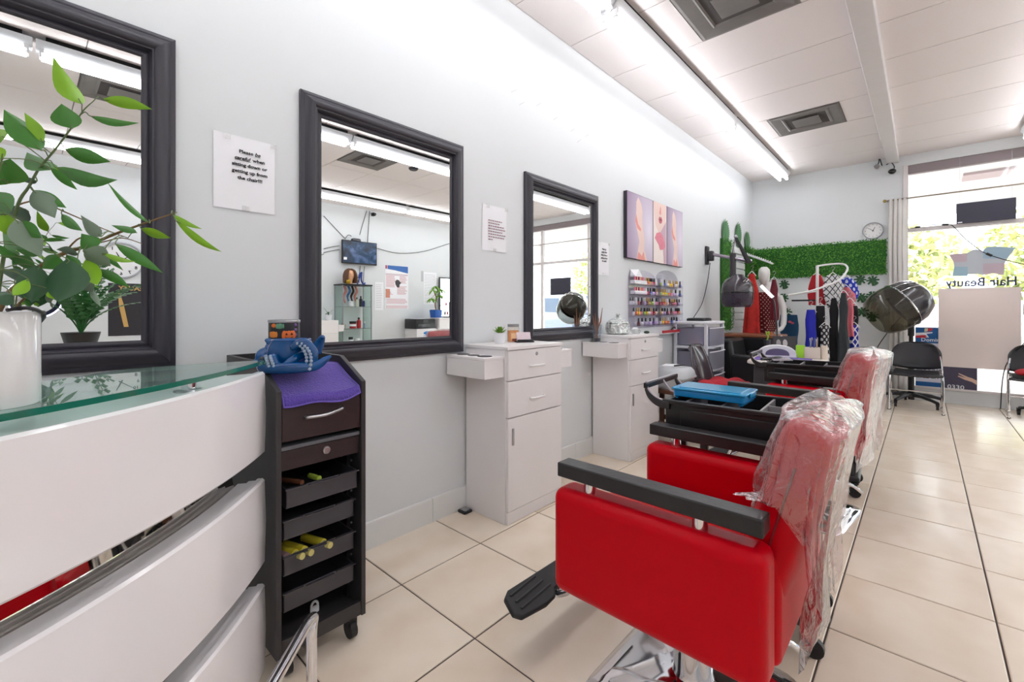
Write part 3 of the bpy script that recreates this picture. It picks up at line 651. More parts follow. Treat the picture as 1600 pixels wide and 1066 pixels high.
# towel draped over the sloping top
TOW = M('purple_terry', (88, 66, 160), .95, var=.12, scale=60, bump=1.0, bscale=170, sheen=.3)
def tow(u, v, k=0.):
    x = .20+.318*u; ya, yb = TY0+.022, TY1-.022
    y = ya+(yb-ya)*v
    z = .927 if x < .345 else .927-(x-.345)*.455
    z += .009+.0035*math.sin(v*9+u*5)*u+.004*math.sin(u*11+v*3)*.4
    if u > .95: z -= (u-.95)*(.22 + .3*math.sin(v*PI)+.12*math.cos(v*7)); x -= (u-.95)*.12
    x += .012*(u > .5)*math.sin(v*PI)
    return Vector((x, y, z+k))
t = thing('towel', 'purple terry towel draped over the sloping trolley top', 'towel', (.36, .65, .93))
MB().surf(lambda u, v: tow(u, v), 34, 26).build('cloth', TOW, t, wp=True).modifiers.new('thick', 'SOLIDIFY').thickness = .004
hem = [tow(u/20, 0) for u in range(21)]+[tow(1, v/20) for v in range(21)]+[tow(1-u/20, 1) for u in range(21)]
MB().tube(hem, .0028, 5).build('hem', M('purple_hem', (112, 92, 186), .9), t, wp=True)

# octopus planter and candle tin
OB = M('octopus_glaze', (0, 72, 132), .12, spec=.4, coat=.2, var=.4, scale=16)
t = thing('octopus_planter', 'glossy blue ceramic octopus planter on the purple towel', 'planter', (.385, .600, .936), 0)
mb = MB(); mb.lathe([(0, 0), (.045, .0), (.066, .02), (.072, .045), (.068, .07), (.058, .088), (.06, .092), (.056, .094), (.052, .088), (.058, .06), (0, .05)], 28, (0, .0, .005), Matrix.Diagonal((.85, 1.05, 1)))
vx = Vector((ca, sa, 0)); fx = Vector((sa, -ca, 0))           # picture right and towards the viewer
def ov(a, b, h): return vx*a+fx*b+Vector((0, 0, h))
mb.ell(ov(-.082, .0, .038), (.036, .036, .034), 16, 10); mb.ell(ov(-.1, .012, .022), (.02, .02, .018), 12, 8); mb.ell(ov(-.07, 0, .062), (.022, .02, .026), 12, 8)
for pts, rr in ((([-.06, 0, .07], [-.075, .0, .09], [-.088, 0, .095]), [.018, .012, .004]),
                (([.07, -.02, .055], [.085, -.02, .085], [.098, -.01, .102], [.108, 0, .1]), [.022, .016, .01, .003]),
                (([.03, .06, .075], [.066, .055, .088], [.088, .045, .055], [.082, .05, .015], [.05, .06, .012]), [.01, .018, .02, .018, .01]),
                (([-.02, .06, .02], [-.018, .082, .045], [-.01, .085, .03], [0, .08, .01]), [.014, .014, .014, .014]),
                (([-.09, .02, .012], [-.05, .075, .012], [.0, .088, .012], [.05, .075, .012], [.1, .05, .015], [.128, .03, .035], [.14, .02, .043]), [.014, .02, .018, .018, .016, .01, .004]),
                (([.05, .03, .05], [.03, .066, .03], [.01, .078, .012]), [.016, .015, .012])):
    P_ = ccat([ov(*q) for q in pts], 6); r_ = []
    for i in range(len(P_)):
        f = i/(len(P_)-1)*(len(rr)-1); k = min(int(f), len(rr)-2); r_.append(rr[k]*(1-(f-k))+rr[k+1]*(f-k))
    mb.tube(P_, r_, 10)
mb.build('body', OB, t, smooth=60)
SUK = M('sucker_pale', (150, 168, 190), .3); mb = MB()
for (c0, c1, c2), n in ((((.06, .066, .088), (.098, .062, .06), (.085, .068, .008)), 9), (((-.026, .094, .05), (-.02, .1, .035), (-.008, .097, .01)), 6)):
    for k in range(n):
        f = k/(n-1); p = (1-f)**2*Vector(c0)+2*f*(1-f)*Vector(c1)+f*f*Vector(c2)
        for o_ in (-.007, .007): mb.ell(ov(p[0]+o_, p[1]+.002, p[2]), (.0058, .0058, .0058), 8, 6)
mb.build('suckers', SUK, t)['kind'] = 'stuff'; MB().ell(ov(-.078, .034, .032), (.013, .011, .014), 12, 8).build('eye', M('eye_dark', (20, 40, 60), .1), t); MB().ell(ov(-.080, .028, .032), (.019, .012, .019), 12, 8).build('eye_ring', OB, t)
t = thing('candle_tin', 'round candle tin printed with orange pumpkins, behind the octopus planter', 'candle', (.20, .645, .925))
MB().lathe([(0, 0), (.052, 0), (.052, .166), (.05, .168), (.048, .160), (0, .156)], 28).build('tin', M('tin_print_black', (34, 36, 40), .4, var=.3, scale=30), t); MB().lathe([(.0535, .160), (.0545, .165), (.0535, .17)], 28).build('rim', STEEL, t)
def pump(an, z, r, m, name):
    T = rot('Z', math.degrees(an)) @ tr(.0515, 0, z); mb = MB()
    for k in (-2, -1, 0, 1, 2): mb.ell(T @ Vector((-.001*abs(k), k*r*.36, 0)), (.0022, r*.42, r*.82), 10, 8, rot('Z', math.degrees(an)))
    mb.build(name, m, t)
va = math.atan2(-.645, CX-.2)
pump(va-.05+.35, .115, .021, M('pumpkin_orange', (226, 110, 40), .5), 'pumpkin'); pump(va-.75, .118, .015, M('pumpkin_orange'+'2', (236, 140, 50), .5), 'pumpkin'); pump(va-.28, .148, .013, M('pumpkin_green', (96, 150, 120), .5), 'pumpkin'); pump(va-.7, .15, .01, M('pumpkin_orange', (226, 110, 40), .5), 'pumpkin')
for k in range(5): MB().ell((rot('Z', math.degrees(va+.78)) @ Vector((.0525, 0, .08+k*.018))), (.003, .006, .006), 8, 6).build('berry', M('tin_purple', (120, 90, 150), .5), t)
for k, q in enumerate((-.009, .009)):
    T = rot('Z', math.degrees(va+.30)) @ tr(.0545, q, .119); MB().plate([(-.005, -.003), (.005, -.003), (0, .006)], T @ Vector((0, 0, 0)), (T.to_3x3() @ Vector((0, 1, 0))), (0, 0, 1), .0005).build('pumpkin_eye', INK, t)
T = rot('Z', math.degrees(va+.30)) @ tr(.0545, 0, .107); MB().plate([(-.014, .004), (-.006, -.001), (.006, -.001), (.014, .004), (.008, -.006), (-.008, -.006)], T @ Vector((0, 0, 0)), (T.to_3x3() @ Vector((0, 1, 0))), (0, 0, 1), .0005).build('pumpkin_grin', INK, t)
# ================================================================== reception desk
OC, RR = Vector((-.607, -.963, 0)), 1.8
def arc(deg, r=RR): a = math.radians(deg); return (OC.x+r*math.cos(a), OC.y+r*math.sin(a))
A0, A1 = -2., 54.2
dt = thing('reception_desk', 'curved white gloss reception desk with three stacked bands and glass top', 'desk', (.7, .0, 0))
GREEN = M('glass_edge', (40, 130, 112), .08, trans=.6); 
def band(z0, z1, name, r0=RR, a1=A1, th=.02):
    N = 40; mb = MB(); q = .006
    pr = [(r0-th, z0), (r0-q, z0), (r0, z0+q), (r0+.004, (z0+z1)/2), (r0, z1-q), (r0-q, z1), (r0-th, z1)]
    vs = []; fs = []; n = len(pr)
    for i in range(N+1):
        a = A0+(a1-A0)*i/N
        for r, z in pr: x, y = arc(a, r); vs.append((x, y, z))
    for i in range(N):
        for k in range(n): fs.append((i*n+k, (i+1)*n+k, (i+1)*n+(k+1) % n, i*n+(k+1) % n))
    fs += [tuple(range(n)), tuple(N*n+k for k in range(n))[::-1]]
    return mb.add(vs, fs).build(name, WHITE, dt, wp=True, smooth=30)
def ledge(z0, z1, r0, r1, name, m, a1=A1, lean=0):
    N = 40; mb = MB(); vs = []; fs = []
    for i in range(N+1):
        a = A0+(a1-A0)*i/N
        for r, z in ((r0, z0), (r1, z0), (r1-lean, z1), (r0-lean, z1)): x, y = arc(a, r); vs.append((x, y, z))
    for i in range(N):
        for k in range(4): fs.append((i*4+k, (i+1)*4+k, (i+1)*4+(k+1) % 4, i*4+(k+1) % 4))
    fs += [(0, 1, 2, 3), (N*4+3, N*4+2, N*4+1, N*4)]
    return mb.add(vs, fs).build(name, m, dt, wp=True, smooth=30)
for z0, z1 in ((.69, .942), (.352, .614), (.02, .29)):
    band(z0, z1, 'curved_band')
    if z1 < .9: ledge(z1-.03, z1-.012, RR-.075, RR-.02, 'band_ledge', WHITE); ledge(z1-.012, z1-.006, RR-.045, RR-.02, 'band_step', WHITE)
MS = M('mirror_strip', (210, 206, 200), .03, 1)
ledge(.575, .70, RR-.082, RR-.075, 'mirror_strip', MS, A1-.6, .022); ledge(.25, .36, RR-.082, RR-.075, 'mirror_strip', MS, A1-.6, .02)
n_ = Vector((.727, .687)); ch = Vector((-.687, .727))
back = [(.44, .485), (.40, .26), (.388, .19)]; bl = Vector((.388, .19)); endp = arc(A0); L_ = (Vector(endp)-bl).dot(-ch)
pb = bl-ch*L_; foot = [arc(A0+(A1-A0)*i/30) for i in range(31)]+back+[(pb.x, pb.y)]
def inset(pts, dd): return [(x-n_.x*dd, y-n_.y*dd) for x, y in pts]
ft = [arc(A0+(A1-A0)*i/30, RR-.02) for i in range(31)]+[(.43, .47), (.40, .26), (.388, .19)]+[(pb.x, pb.y)]
MB().prism(ft, .915, .937, lambda a, b, h: (a, b, h)).build('counter_board', WHITE, dt, wp=True, smooth=0)
body = [arc(A0+(A1-.6-A0)*i/30, RR-.112) for i in range(31)]+[(.405, .30), (.40, .21)]+[(pb.x+.01, pb.y+.01)]
MB().prism(body, .0, .914, lambda a, b, h: (a, b, h)).build('carcass', M('desk_carcass', (228, 226, 228), .4), dt, wp=True, smooth=0)
gt = MB().prism(foot, .965, .977, lambda a, b, h: (a, b, h)).build('glass_top', FILM('top_glass', (222, 240, 234), haze=.10, hcol=(196, 226, 216), rough=.0, ior=1.6), dt, wp=True, smooth=0)
ed = [arc(A0+(A1-A0)*i/40, RR+.0012) for i in range(41)]
mb = MB(); vs = []; fs = []
for i, (x, y) in enumerate(ed): vs += [(x, y, .9655), (x, y, .9765)]
for i in range(40): fs.append((2*i, 2*i+2, 2*i+3, 2*i+1))
mb.add(vs, fs).build('polished_edge', M('glass_green_edge', (34, 116, 98), .08, coat=.5), gt, wp=True)
for a in (44.5, 20.):
    x, y = arc(a, RR-.05); MB().lathe([(0, 0), (.016, 0), (.016, .028), (0, .028)], 20, (x, y, .937)).build('standoff', CHROME, dt, wp=True)
    MB().lathe([(.03, 0), (.03, .003), (0, .003)], 24, (x, y, .937)).build('standoff_plate', STEEL, dt, wp=True)
# ================================================================== leafy plant on the desk
pc_ = PD(-26, 560, .712); pt = thing('potted_plant', 'leafy green plant in a white cylinder pot on the desk glass', 'plant', (pc_.x, pc_.y, .9775))
MB().lathe([(0, 0), (.062, 0), (.064, .003), (.064, .148), (.062, .151), (.058, .148), (.057, .13), (0, .13)], 32).build('pot', M('pot_white', (240, 240, 242), .12, coat=.4), pt)
MB().lathe([(0, .131), (.057, .131)], 24).build('soil', M('soil', (58, 46, 38), .95), pt)
SW = M('plant_stem', (118, 92, 58), .7); SG = M('plant_twig', (96, 116, 70), .6)
STEMP = []
def stem(pts, r0, r1, m=SW):
    P_ = ccat([PD(u, v, d) for u, v, d in pts], 5); n = len(P_); STEMP.extend(P_); MB().tube(P_, [r0+(r1-r0)*i/(n-1) for i in range(n)], 6).build('stem', m, pt, wp=True)
stem([(-10, 500, .72), (8, 466, .73), (35, 440, .75), (70, 412, .77), (100, 396, .79), (133, 385, .8), (187, 363, .82), (232, 347, .84), (276, 332, .86)], .0055, .0012)
stem([(-8, 500, .70), (6, 400, .71), (28, 320, .72), (45, 292, .73), (62, 262, .74), (86, 234, .75), (115, 195, .76), (131, 172, .77), (146, 158, .78)], .0028, .0007, SG)
stem([(-14, 500, .70), (-12, 400, .68), (-5, 300, .67), (4, 240, .66)], .0028, .0008, SG)
stem([(100, 396, .79), (125, 372, .8), (150, 380, .81), (190, 372, .83), (222, 381, .84)], .0015, .0008)
stem([(28, 320, .72), (60, 315, .75), (110, 335, .78), (160, 357, .8), (200, 372, .82)], .0015, .0007)
stem([(70, 412, .77), (100, 410, .80), (135, 415, .82), (160, 440, .83)], .0018, .0008)
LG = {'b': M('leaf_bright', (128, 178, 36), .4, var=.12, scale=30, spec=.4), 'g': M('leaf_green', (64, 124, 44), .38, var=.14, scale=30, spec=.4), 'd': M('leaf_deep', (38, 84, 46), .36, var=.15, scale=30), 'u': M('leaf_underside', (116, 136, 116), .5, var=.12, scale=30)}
for k_ in LG: LG[k_].node_tree.nodes['Principled BSDF'].inputs['Subsurface Weight'].default_value = 0
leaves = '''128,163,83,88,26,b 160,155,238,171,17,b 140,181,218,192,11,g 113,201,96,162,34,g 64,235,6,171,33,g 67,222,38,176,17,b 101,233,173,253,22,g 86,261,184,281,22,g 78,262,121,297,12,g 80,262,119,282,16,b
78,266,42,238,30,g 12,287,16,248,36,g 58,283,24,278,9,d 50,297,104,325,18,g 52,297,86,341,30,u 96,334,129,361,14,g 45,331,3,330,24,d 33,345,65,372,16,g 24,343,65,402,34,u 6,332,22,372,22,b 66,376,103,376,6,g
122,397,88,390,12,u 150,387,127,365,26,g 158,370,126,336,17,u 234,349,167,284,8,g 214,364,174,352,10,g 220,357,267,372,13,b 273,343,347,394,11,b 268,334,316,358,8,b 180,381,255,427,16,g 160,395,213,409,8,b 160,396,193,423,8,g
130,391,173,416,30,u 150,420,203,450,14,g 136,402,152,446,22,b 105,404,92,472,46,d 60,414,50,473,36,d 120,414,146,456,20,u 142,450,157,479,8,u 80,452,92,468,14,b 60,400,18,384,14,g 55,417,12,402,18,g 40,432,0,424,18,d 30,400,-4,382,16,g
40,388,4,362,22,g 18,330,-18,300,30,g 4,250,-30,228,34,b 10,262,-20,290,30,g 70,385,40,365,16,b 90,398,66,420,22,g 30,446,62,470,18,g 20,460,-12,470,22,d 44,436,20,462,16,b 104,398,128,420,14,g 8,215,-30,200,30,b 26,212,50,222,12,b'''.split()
for i, q in enumerate(leaves):
    a = q.split(','); bu, bv, tu, tv, wd = map(float, a[:5]); d = .70+.00045*max(0, bu)+R.uniform(-.035, .035); d2 = d+R.uniform(-.03, .03)
    B, T_ = PD(bu, bv, d), PD(tu, tv, d2); ax = T_-B; L_ = ax.length; ax.normalize(); view = (B-C0).normalized(); sd = ax.cross(view).normalized(); nm = sd.cross(ax).normalized()
    hw = wd/F*d/2; tl = R.uniform(-.7, .7); sd, nm = sd*math.cos(tl)+nm*math.sin(tl), nm*math.cos(tl)-sd*math.sin(tl); hw = hw/max(.6, math.cos(tl)); droop = R.uniform(-.10, .04)*L_
    def lf(u, v):
        w = math.sin(PI*min(1, u**.85))*(1-.25*u) if u < 1 else 0
        return B+ax*(L_*u)+sd*(hw*1.18*w*(2*v-1))+nm*(hw*.35*abs(2*v-1)*w)+Vector((0, 0, 1))*droop*math.sin(PI*u)
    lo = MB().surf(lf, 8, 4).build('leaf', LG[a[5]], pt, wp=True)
    near = min(STEMP, key=lambda p: (p-B).length)
    if .004 < (near-B).length < .13: MB().tube(ccat([near, near.lerp(B, .55)+Vector((0, 0, .006)), B, B+ax*L_*.12], 3), .0008, 5).build('petiole', SG, lo, wp=True)
# dark ribbon hung on the pot rim
cc = pc_.copy(); cc.z = 1.12; rp = []
for k in range(9):
    an = math.radians(-20+k*12); rp.append((pc_.x+.067*math.cos(an+A), pc_.y+.067*math.sin(an+A), 1.131-.03*(k > 5)*(k-5)/3+.004*math.sin(k)))
MB().tube(ccat(rp, 3), .003, 6).build('dark_cord', BLK, pt, wp=True)
# chrome rail in front of the desk
t = thing('chrome_rail', 'chrome tube rail with bent end standing before the drawer trolley', 'rail', tuple(PZ(492, 1100, 0)))
e_ = PD(487, 962, 1.18); dn = Vector((e_.x, e_.y, 0)); q_ = PD(432, 1066, .98); far = e_+(q_-e_)*3.2; far.z = q_.z
far = Vector((e_.x+(q_.x-e_.x)*4.2, e_.y+(q_.y-e_.y)*4.2, e_.z)); 
MB().tube(ccat([dn+Vector((0, 0, .005)), dn+Vector((0, 0, e_.z-.06)), e_+Vector((0, 0, -.008)), e_+(far-e_)*.2, far-(far-e_)*.1, Vector((far.x, far.y, far.z-.05)), Vector((far.x, far.y, .005))], 8), .0135, 14).build('tube', CHROME, t, wp=True)
for p_ in (dn, far): MB().lathe([(0, 0), (.024, 0), (.022, .008), (0, .01)], 16, (p_.x, p_.y, 0)).build('foot', BLK, t, wp=True)
# ================================================================== red hydraulic styling chairs (local: seat faces -x, y across)
RED = M('red_vinyl', (196, 0, 22), .36, var=.05, scale=3, bump=.12, bscale=220, spec=.13); REDS = M('red_seam', (130, 6, 20), .5)
ARM = M('armrest_black', (30, 29, 30), .38, var=.35, scale=18, bump=.2, bscale=60)
CLEAR = FILM('clear_plastic_cover', (250, 244, 246), haze=.06, hcol=(255, 248, 250), rough=.15, ior=1.7, bump=1., bscale=22, gl=2.2)
def make_chair(label, zl=0.):
    """zl lifts the upholstered part on its pump"""
    t = thing('styling_chair', label, 'chair', (0, 0, 0), 0, 'red hydraulic styling chairs')
    z = zl
    # base plate and pump
    pl = MB(); rings = [(.245, 0, .07), (.25, .006, .07), (.245, .016, .07), (.2, .03, .09), (.12, .048, .1), (.062, .062, .06)]
    vs = []; n = 0
    for hs, zz, r in rings:
        pp = rrect(-hs, hs, -hs, hs, min(r, hs-.001), 5); n = len(pp); vs += [(a, b, zz) for a, b in pp]
    fs = [(i*n+k, i*n+(k+1) % n, (i+1)*n+(k+1) % n, (i+1)*n+k) for i in range(len(rings)-1) for k in range(n)]+[tuple(range(n))[::-1], tuple((len(rings)-1)*n+k for k in range(n))]
    pl.add(vs, fs).build('base_plate', CHROME, t, smooth=50)
    MB().lathe([(.06, .058), (.055, .075), (.052, .2+z*.5), (.044, .205+z*.5), (.042, .335+z)], 28).build('pump_column', CHROME, t)
    MB().box(-.16, .16, -.14, .14, .325+z, .352+z).build('seat_mount', BLK, t, bevel=.006)
    MB().tube(ccat([(.03, .04, .15), (.12, .13, .16), (.2, .2, .14), (.24, .24, .1)], 5), .009, 8).build('pump_lever', CHROME, t)
    # side panels
    for s_ in (-1, 1):
        sp = MB().box(-.27, .27, s_*.335 if s_ < 0 else .235, -.235 if s_ < 0 else .335, .342+z, .632+z).build('side_panel', RED, t, bevel=.03, seg=5)
        yo = s_*.3352
        MB().tube(ccat([(.252, s_*.324, .35+z), (.256, s_*.327, .45+z), (.256, s_*.327, .56+z), (.248, s_*.322, .622+z)], 4), .0022, 5).build('seam', REDS, sp)
        ar = MB().box(-.262, .262, s_*.318 if s_ < 0 else .262, -.262 if s_ < 0 else .318, .660+z, .700+z).build('armrest', ARM, t, bevel=.004, seg=3)
        for x in (-.17, .125):
            MB().lathe([(.022, .622+z), (.022, .628+z), (.017, .63+z), (.017, .662+z)], 18, (x, s_*.29, 0)).build('armrest_post', CHROME, ar)
    # seat, rear box, backrest
    MB().box(-.31, .2, -.234, .234, .40+z, .505+z).build('seat', RED, t, bevel=.035, seg=5)
    MB().box(.18, .275, -.236, .236, .345+z, .60+z).build('rear_panel', RED, t, bevel=.02, seg=4)
    Lb = .40; T = tr(.225, 0, .505+z) @ rot('Y', 15)
    bk = MB(); N = 40
    def bs(u, v):
        # rounded slab: v up the height, u round the section
        hh = v*Lb; th = .058*(1 if v < .82 else math.sqrt(max(0, 1-((v-.82)/.18)**2))*.75+.25); an = 2*PI*u; c, s2 = math.cos(an), math.sin(an)
        e = lambda q, p: math.copysign(abs(q)**p, q)
        hw = .232*(1 if v < .85 else .94+.06*math.sqrt(max(0, 1-((v-.85)/.15)**2)))
        return T @ Vector((e(c, .55)*th, e(s2, .32)*hw, hh))
    bk.surf(bs, N, 18, cu=True); k0 = len(bk.v); bk.f.append(tuple(18+19*i for i in range(N))); bk.mi.append(0); bk.f.append(tuple(19*i for i in range(N))[::-1]); bk.mi.append(0)
    bo = bk.build('backrest', RED, t, smooth=60)
    for yy in (-.238, .238): MB().tube([T @ Vector((.0, yy*.985, .02)), T @ Vector((0, yy*.985, .3))], .0025, 5).build('piping', REDS, bo)
    # clear plastic slip cover
    RV = random.Random(3)
    ph = [RV.uniform(0, 6.28) for _ in range(8)]
    def pv(u, v):
        an = 2*PI*u; c, s2 = math.cos(an), math.sin(an); e = lambda q, p: math.copysign(abs(q)**p, q)
        # hem drops far at the rear (c>0), short at the front
        drop = .17+(.27 if c > .2 else .0)*(c-.2)*1.15+.05*math.sin(an*3+ph[0])+.035*math.sin(an*7+ph[1])
        top = .03
        if v < .25:
            q = v/.25; hh = Lb+top*math.cos(q*PI/2)*.55-.012*q; k = math.sin(q*PI/2)**.7
            th, hw = .066*k, .24*k
            return T @ Vector((e(c, .6)*th+.006*math.sin(s2*9+q*5+ph[2])*k, e(s2, .4)*hw, hh+.006*math.sin(an*5+ph[3])*k))
        q = (v-.25)/.75; hh = Lb-.012-q*(Lb*.25+drop)
        fl = 1+.25*q*max(0, c); wr = .010*math.sin(an*11+ph[4]+q*4)*q+.007*math.sin(an*23+ph[5]-q*7)*(.3+q)+.012*math.sin(an*5+q*6+ph[6])*q
        p = T @ Vector((e(c, .6)*(.066*fl+wr)+(.045*q*q if c > 0 else 0), e(s2, .4)*(.24+.008*q+wr*.8), hh))
        if c > 0: p.x = max(p.x, .29+.02*math.sin(an*9+ph[7])*q) if p.z < .6+z else p.x
        else: p.x = p.x
        if c <= 0 and p.z < .71+z and abs(s2) > .5: p.z = .71+z
        return p
    MB().surf(pv, 96, 34, cu=True).build('plastic_cover', CLEAR, t, smooth=0 or 70)
    # footrest
    bar = MB(); bar.tube(ccat([(-.18, -.10, .34+z), (-.30, -.10, .30+z), (-.36, -.10, .20+z), (-.42, -.10, .155+z), (-.45, -.06, .14+z), (-.45, .06, .14+z), (-.42, .10, .155+z), (-.36, .10, .20+z), (-.30, .10, .30+z), (-.18, .10, .34+z)], 6), .011, 10)
    bar.build('footrest_bar', CHROME, t)
    fp = thing('tmp', '', '')
    Tf = tr(-.46, 0, .172+z) @ rot('Y', 22)
    out = [(-.045, -.285), (.012, -.30), (.036, -.28), (.05, -.17), (.045, -.12), (.025, -.10), (.025, .10), (.045, .12), (.05, .17), (.036, .28), (.012, .30), (-.045, .285), (-.06, .255), (-.055, 0), (-.06, -.255)]
    ft = MB().prism(out, -.012, .008, lambda a, b, h: tuple(Tf @ Vector((a, b, h)))).build('footrest', M('rubber_black', (30, 31, 34), .55), t, bevel=.006, seg=3)
    bpy.data.objects.remove(fp)
    for s_ in (-1, 1):
        for k in range(3):
            x0 = -.038+k*.026; MB().tube([Tf @ Vector((x0, s_*.265, .008)), Tf @ Vector((x0-.008, s_*(.13-.012*k), .008))], .005, 6).build('tread_rib', M('rubber_rib', (46, 47, 50), .5), ft)
    return t
c1 = make_chair('red vinyl styling chair before the succulent cabinet, clear plastic on its back'); c1.location = (1.435, 1.338, 0)
c2 = make_chair('red vinyl styling chair between the two black carts, clear plastic on its back', .025); c2.location = (1.415, 2.985, 0); c2.rotation_euler = (0, 0, math.radians(-7))

# ================================================================== black tool carts (local: handle at -x, y across)
CARTB = M('cart_black', (27, 25, 27), .3, var=.2, scale=20, coat=.15); CE = M('cart_edge_light', (186, 176, 186), .3)
def make_cart(label):
    t = thing('tool_cart', label, 'cart', (0, 0, 0), 0, 'black rolling tool carts')
    zr = .775
    mb = MB()                                              # tray shell
    for q in ((-.26, .27, -.165, -.155, .655, zr), (-.26, .27, .155, .165, .655, zr), (-.26, -.25, -.155, .155, .655, zr), (.26, .27, -.155, .155, .655, zr), (-.26, .27, -.165, .165, .648, .656)): mb.box(*q)
    mb.build('tray', CARTB, t, bevel=.004)
    for s_ in (-1, 1): MB().box(-.27, .28, s_*.165-.01, s_*.165+.01, zr-.012, zr+.006).build('tray_rim', CARTB, t, bevel=.004)
    MB().box(.26, .285, -.17, .17, zr-.012, zr+.006).build('tray_rim', CARTB, t, bevel=.004)
    MB().box(-.2, .22, -.173, -.166, .672, .748).build('tray_inset', CARTB, t, bevel=.003)
    # sled handles
    for s_ in (-1, 1):
        pts = ccat([(-.24, s_*.168, zr-.004), (-.29, s_*.168, zr+.004), (-.325, s_*.168, zr+.03), (-.34, s_*.168, zr+.062)], 5); mb = MB()
        vs = []; n = len(pts)
        for p in pts: vs += [(p.x, s_*.158, p.z-.028), (p.x, s_*.178, p.z-.028), (p.x, s_*.178, p.z), (p.x, s_*.158, p.z)]
        fs = [(i*4+k, i*4+(k+1) % 4, i*4+4+(k+1) % 4, i*4+4+k) for i in range(n-1) for k in range(4)]+[(0, 3, 2, 1), (n*4-4, n*4-3, n*4-2, n*4-1)]
        h = mb.add(vs, fs).build('handle_arm', CARTB, t, bevel=.003)
        MB().tube([(p.x, s_*.168, p.z+.002) for p in pts], .004, 6).build('arm_edge', CE, h)
    hb = MB().box(-.345, -.33, -.178, .178, zr+.04, zr+.062).build('handle_bar', CARTB, t, bevel=.003); MB().tube([(-.337, -.17, zr+.064), (-.337, .17, zr+.064)], .004, 6).build('bar_edge', CE, hb); MB().tube([(-.337, 0, zr+.06), (-.30, 0, zr+.012), (-.26, 0, zr)], .004, 6).build('bar_rib', CE, hb)
    for q in ((-.2, -.192, -.155, .155), (-.07, -.062, -.155, .155), (.06, .068, -.155, .155), (.16, .168, -.155, .155), (.068, .26, -.004, .004)): MB().box(*q, .66, zr-.004).build('divider', M('divider_grey', (132, 128, 132), .35), t, smooth=0)
    MB().box(-.25, .26, -.154, .154, .656, .659).build('tray_liner', BLKG, t, smooth=0)
    # legs, mid shelf, base, castors
    for x in (-.2, .2):
        for s_ in (-1, 1):
            lg = MB().box(x-.016, x+.016, s_*.14-.012, s_*.14+.012, .10, .65).build('leg', CARTB, t, bevel=.004)
            for k in (-1, 0, 1): MB().box(x+.016 if x > 0 else x-.018, x+.018 if x > 0 else x-.016, s_*.14+k*.006-.0014, s_*.14+k*.006+.0014, .12, .55).build('leg_groove', CE if k == 0 else BLK, lg, smooth=0)
    MB().box(-.21, .21, -.15, .15, .36, .385).build('mid_shelf', CARTB, t, bevel=.005); MB().box(-.25, .25, -.17, .17, .085, .125).build('base_frame', CARTB, t, bevel=.012, seg=3)
    for x in (-.215, .225):
        for y in (-.16, .16): caster('castor', t, x, y, .09, .032)
    return t
k1 = make_cart('black tool cart holding a blue plastic box, behind the chair'); k1.location = (1.44, 1.885, 0); k1.rotation_euler = (0, 0, math.radians(3))
k2 = make_cart('black tool cart standing in front of the manicure table'); k2.location = (1.40, 3.535, 0); k2.rotation_euler = (0, 0, math.radians(3))
# blue box on the first cart
BLU = M('blue_plastic', (18, 132, 196), .22, coat=.3); BLUL = M('blue_lid', (40, 160, 214), .2, coat=.4)
t = thing('plastic_box', 'flat bright blue plastic roller box lying on the tool cart', 'box', (1.315, 1.885, .772), math.radians(1))
MB().prism(rrect(-.135, .135, -.09, .09, .015), .009, .036, lambda a, b, h: (a, b, h)).build('tub', BLU, t, bevel=.003); MB().prism(rrect(-.14, .14, -.095, .095, .016), .036, .044, lambda a, b, h: (a, b, h)).build('lid', BLUL, t, bevel=.002); MB().prism(rrect(-.115, .115, -.075, .075, .012), .044, .047, lambda a, b, h: (a, b, h)).build('lid_panel', BLUL, t, bevel=.001)
MB().box(.14, .145, -.04, .04, .026, .044).build('latch', BLUL, t, bevel=.002)
for x in (-.12, .12): MB().box(x-.006, x+.006, -.085, .085, 0, .009).build('foot_rib', BLU, t, smooth=0)
t = thing('tool_clips', 'grey metal sectioning clips lying across the far cart', 'clips', (1.23, 3.52, .783), .5)
for k in range(4): MB().box(-.07, .05, k*.022-.03, k*.022-.018, .001+.003*k, .007+.003*k, rot('Y', -2)).build('clip', M('clip_metal', (190, 186, 196), .25, .8), t, bevel=.002)
t = thing('hair_brush', 'black paddle brush lying on the far tool cart handle', 'brush', (1.16, 3.5, .783), 1.2); MB().ell((.06, 0, .014), (.055, .028, .012), 14, 8).build('paddle', BLKG, t); MB().tube([(.0, 0, .012), (-.1, 0, .012)], [.008, .01], 8).build('brush_handle', BLKG, t)
